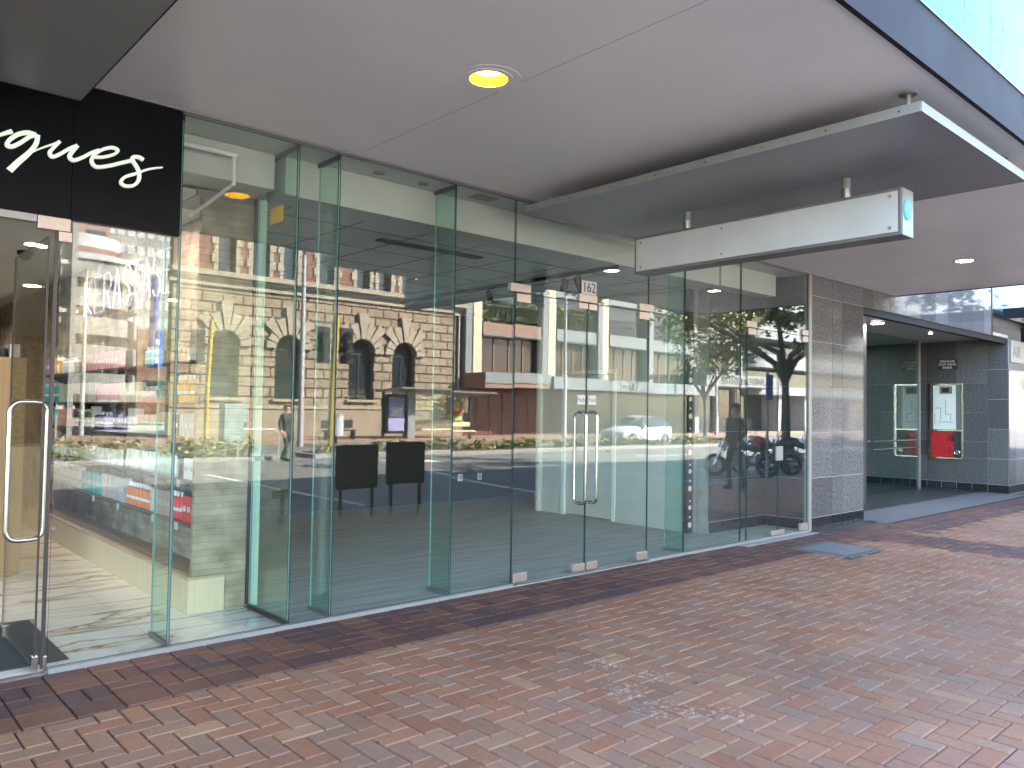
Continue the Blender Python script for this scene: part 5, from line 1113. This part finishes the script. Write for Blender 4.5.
# people
def person(name, label, loc, rz, joints, hair, legz=.92, scale=1.0, bag=None):
    root = thing('person', label, 'person', loc)
    J = joints; names = list(J)
    E = [('pelvis', 'spine'), ('spine', 'chest'), ('chest', 'neck'), ('neck', 'head'), ('head', 'crown'), ('chest', 'shl'), ('shl', 'ell'), ('ell', 'wrl'), ('wrl', 'hal'), ('chest', 'shr'), ('shr', 'elr'), ('elr', 'wrr'), ('wrr', 'har'),
         ('pelvis', 'hil'), ('hil', 'knl'), ('knl', 'anl'), ('anl', 'tol'), ('pelvis', 'hir'), ('hir', 'knr'), ('knr', 'anr'), ('anr', 'tor')]
    RAD = dict(pelvis=.155, spine=.135, chest=.155, neck=.058, head=.092, crown=.085, shl=.075, shr=.075, ell=.052, elr=.052, wrl=.036, wrr=.036, hal=.036, har=.036, hil=.095, hir=.095, knl=.064, knr=.064, anl=.046, anr=.046, tol=.042, tor=.042)
    V = [Vector(J[n]) for n in names]; idx = {n: i for i, n in enumerate(names)}; ed = [(idx[a], idx[b]) for a, b in E]; rad = [RAD[n] for n in names]
    for w, h in (('wrl', 'hal'), ('wrr', 'har')):
        d = (V[idx[h]] - V[idx[w]]).normalized(); sd = d.cross(Vector((1, .2, 0))).normalized()
        for k, (off, L) in enumerate(((-.028, .07), (-.010, .085), (.009, .08), (.027, .062), (.045, .045))):
            base = V[idx[h]] + sd * off + (d * -.03 if k == 4 else Vector()); V.append(base); V.append(base + d * L * .55); V.append(base + d * L * .85 + Vector((0, .02, 0))); n = len(V); ed += [(idx[h], n - 3), (n - 3, n - 2), (n - 2, n - 1)]; rad += [.012, .010, .008]
    me = bpy.data.meshes.new('body'); me.from_pydata([tuple(v) for v in V], ed, []); o = bpy.data.objects.new('body', me); COL.objects.link(o)
    o.modifiers.new('s', 'SKIN'); sv = me.skin_vertices[0].data
    for i, r in enumerate(rad): sv[i].radius = (r, r * (.78 if names[i] in ('chest', 'spine', 'pelvis') else 1) if i < len(names) else r)
    sv[idx['pelvis']].use_root = True
    s = o.modifiers.new('d', 'SUBSURF'); s.levels = s.render_levels = 2
    bpy.context.view_layer.update(); m2 = bpy.data.meshes.new_from_object(o.evaluated_get(bpy.context.evaluated_depsgraph_get())); bpy.data.objects.remove(o)
    for k in ('cloth_dark', 'cloth_navy', 'skin'): m2.materials.append(MATS[k])
    nz = J['neck'][2]
    for p in m2.polygons:
        c = p.center; p.use_smooth = True
        hand = min((c - Vector(J[h])).length for h in ('hal', 'har')) < .13
        p.material_index = 2 if (c.z > nz - .01 or hand) else (1 if c.z < legz else 0)
    # a little face: nose and brow pushed out, eye hollows pushed in
    hd = Vector(J['head'])
    for v in m2.vertices:
        q = v.co - hd
        if q.y < -.04 and abs(q.x) < .02 and -.03 < q.z < .02: v.co.y -= .022
        if q.y < -.04 and .02 < abs(q.x) < .05 and .0 < q.z < .04: v.co.y += .008
    b = bpy.data.objects.new('body', m2); COL.objects.link(b); b.parent = root
    bm = bmesh.new(); bmesh.ops.create_uvsphere(bm, u_segments=24, v_segments=16, radius=.112)
    bmesh.ops.delete(bm, geom=[v for v in bm.verts if v.co.z < -.075 or (v.co.y < -.055 and v.co.z < .055)], context='VERTS')
    for v in bm.verts: v.co.z *= 1.12; v.co += Vector((rnd.gauss(0, .003), rnd.gauss(0, .003), rnd.gauss(0, .003)))
    hm = bpy.data.meshes.new('hair'); bm.to_mesh(hm); bm.free(); hm.materials.append(MATS[hair]); h = bpy.data.objects.new('hair', hm); h.location = Vector(J['head']) + Vector((0, .015, .055)); COL.objects.link(h); h.parent = root
    for s in (-1, 1): 
        m = MB(); m.tube([hd + Vector((s * .088, .01, -.03)), hd + Vector((s * .1, .01, 0)), hd + Vector((s * .092, .012, .03))], .012, 6); e = m.obj('ear', 'skin', None, smooth=True); e.parent = root
        m = MB(); m.cyl(hd + Vector((s * .033, -.083, .02)), hd + Vector((s * .033, -.091, .02)), .01, 8); e = m.obj('eye', 'black', None); e.parent = root
    m = MB(); m.box(-.025, .025, hd.y - .089, hd.y - .08, hd.z - .052, hd.z - .045); e = m.obj('mouth', 'red_cabinet', None); e.parent = root
    for sgn in ('l', 'r'):
        a = Vector(J['an' + sgn]); t_ = Vector(J['to' + sgn]); m = MB(); m.tube([a + Vector((0, .04, -.05)), (a + t_) / 2 + Vector((0, 0, -.03)), t_ + (t_ - a).normalized() * .05], [.05, .052, .035], 10); e = m.obj('shoe', 'black', None, smooth=True); e.parent = root
    root.rotation_euler = (0, 0, rz); root.scale = (scale,) * 3; return root
WALK = dict(pelvis=(0, 0, .97), spine=(0, 0, 1.13), chest=(0, 0, 1.33), neck=(0, -.01, 1.50), head=(0, -.03, 1.62), crown=(0, -.02, 1.70), shl=(.17, 0, 1.42), ell=(.23, .08, 1.16), wrl=(.22, -.02, .92), hal=(.22, -.06, .84), shr=(-.17, 0, 1.42), elr=(-.23, .02, 1.16), wrr=(-.20, -.14, .98), har=(-.19, -.2, .92),
            hil=(.09, 0, .90), knl=(.10, -.12, .50), anl=(.10, -.08, .09), tol=(.10, -.24, .05), hir=(-.09, 0, .90), knr=(-.09, .04, .50), anr=(-.09, .26, .13), tor=(-.09, .16, .05))
p1 = person('person', 'person in dark clothes with reddish hair walking across the road with a grey bag', (11.3, -17.7, -.12), PI * .9, WALK, 'hair_red')
bg = thing('shoulder_bag', 'grey green shoulder bag held against the hip of the red haired person', 'bag', (11.3, -17.7, -.12)); m = MB(); m.prism([(-.32 + 0, .62), (-.08, .62), (-.12, 1.05), (-.2, 1.05)], 'y', -.06, .10); o = m.obj('bag', 'bag_grey', None, bevel=.03); o.parent = bg; m = MB(); m.tube([(-.19, .02, 1.045), (-.2, .02, 1.2), (-.14, .0, 1.46)], .012, 6); o = m.obj('strap', 'bag_grey', None); o.parent = bg; bg.rotation_euler = (0, 0, PI)
person('person', 'person in dark jacket walking along the footpath past the motorbikes', (14.6, -3.95, 0), -PI / 2, WALK, 'hair_dark')

# ------------------------------------------------------------------ camera, sky, sun
cam = bpy.data.cameras.new('camera'); cam.sensor_width = 36; cam.lens = 790 / 1024 * 36; cam.clip_start = .05; cam.clip_end = 2000
co = bpy.data.objects.new('camera', cam); COL.objects.link(co)
R = Matrix(((0.7414302146078905, 0.033932732933999565, 0.6701714754464915), (-0.6708602127473742, 0.015019094019014089, 0.7414317242790436), (0.01509343629016334, -0.9993112610445645, 0.03389973053693648)))
co.matrix_world = Matrix.Translation((0, -5.1998, 1.55)) @ Matrix([(R[i][0], -R[i][1], -R[i][2]) for i in range(3)]).to_4x4()
SC.camera = co
EL, AZ = 36, 45      # sun behind our building, over its right shoulder
w = bpy.data.worlds.new('World'); SC.world = w; w.use_nodes = True; n = w.node_tree; bgd = n.nodes['Background']
sk = n.nodes.new('ShaderNodeTexSky'); sk.sky_type = 'NISHITA'; sk.sun_disc = False; sk.sun_elevation = math.radians(EL); sk.sun_rotation = math.radians(AZ); sk.altitude = 20; sk.air_density = 1.0; sk.dust_density = .9; sk.ozone_density = 1.0
n.links.new(sk.outputs[0], bgd.inputs[0]); bgd.inputs[1].default_value = .085
sun = bpy.data.lights.new('sun', 'SUN'); sun.energy = 4.2; sun.angle = math.radians(.5); sun.color = (1, .92, .80)
so = bpy.data.objects.new('sun', sun); COL.objects.link(so)
d = Vector((math.cos(math.radians(EL)) * math.sin(math.radians(AZ)), math.cos(math.radians(EL)) * math.cos(math.radians(AZ)), math.sin(math.radians(EL))))
so.rotation_euler = d.to_track_quat('Z', 'Y').to_euler(); so.location = (0, 0, 40)
SC.view_settings.view_transform = 'Standard'; SC.view_settings.look = 'None'; SC.view_settings.gamma = 1; SC.view_settings.exposure = 4.6; SC.view_settings.use_curve_mapping = False
SC.render.engine = 'CYCLES'; cy = SC.cycles
cy.use_denoising = True; cy.max_bounces = 14; cy.diffuse_bounces = 5; cy.glossy_bounces = 6; cy.transparent_max_bounces = 40; cy.transmission_bounces = 8; cy.caustics_reflective = False; cy.caustics_refractive = False
cy.sample_clamp_indirect = 8
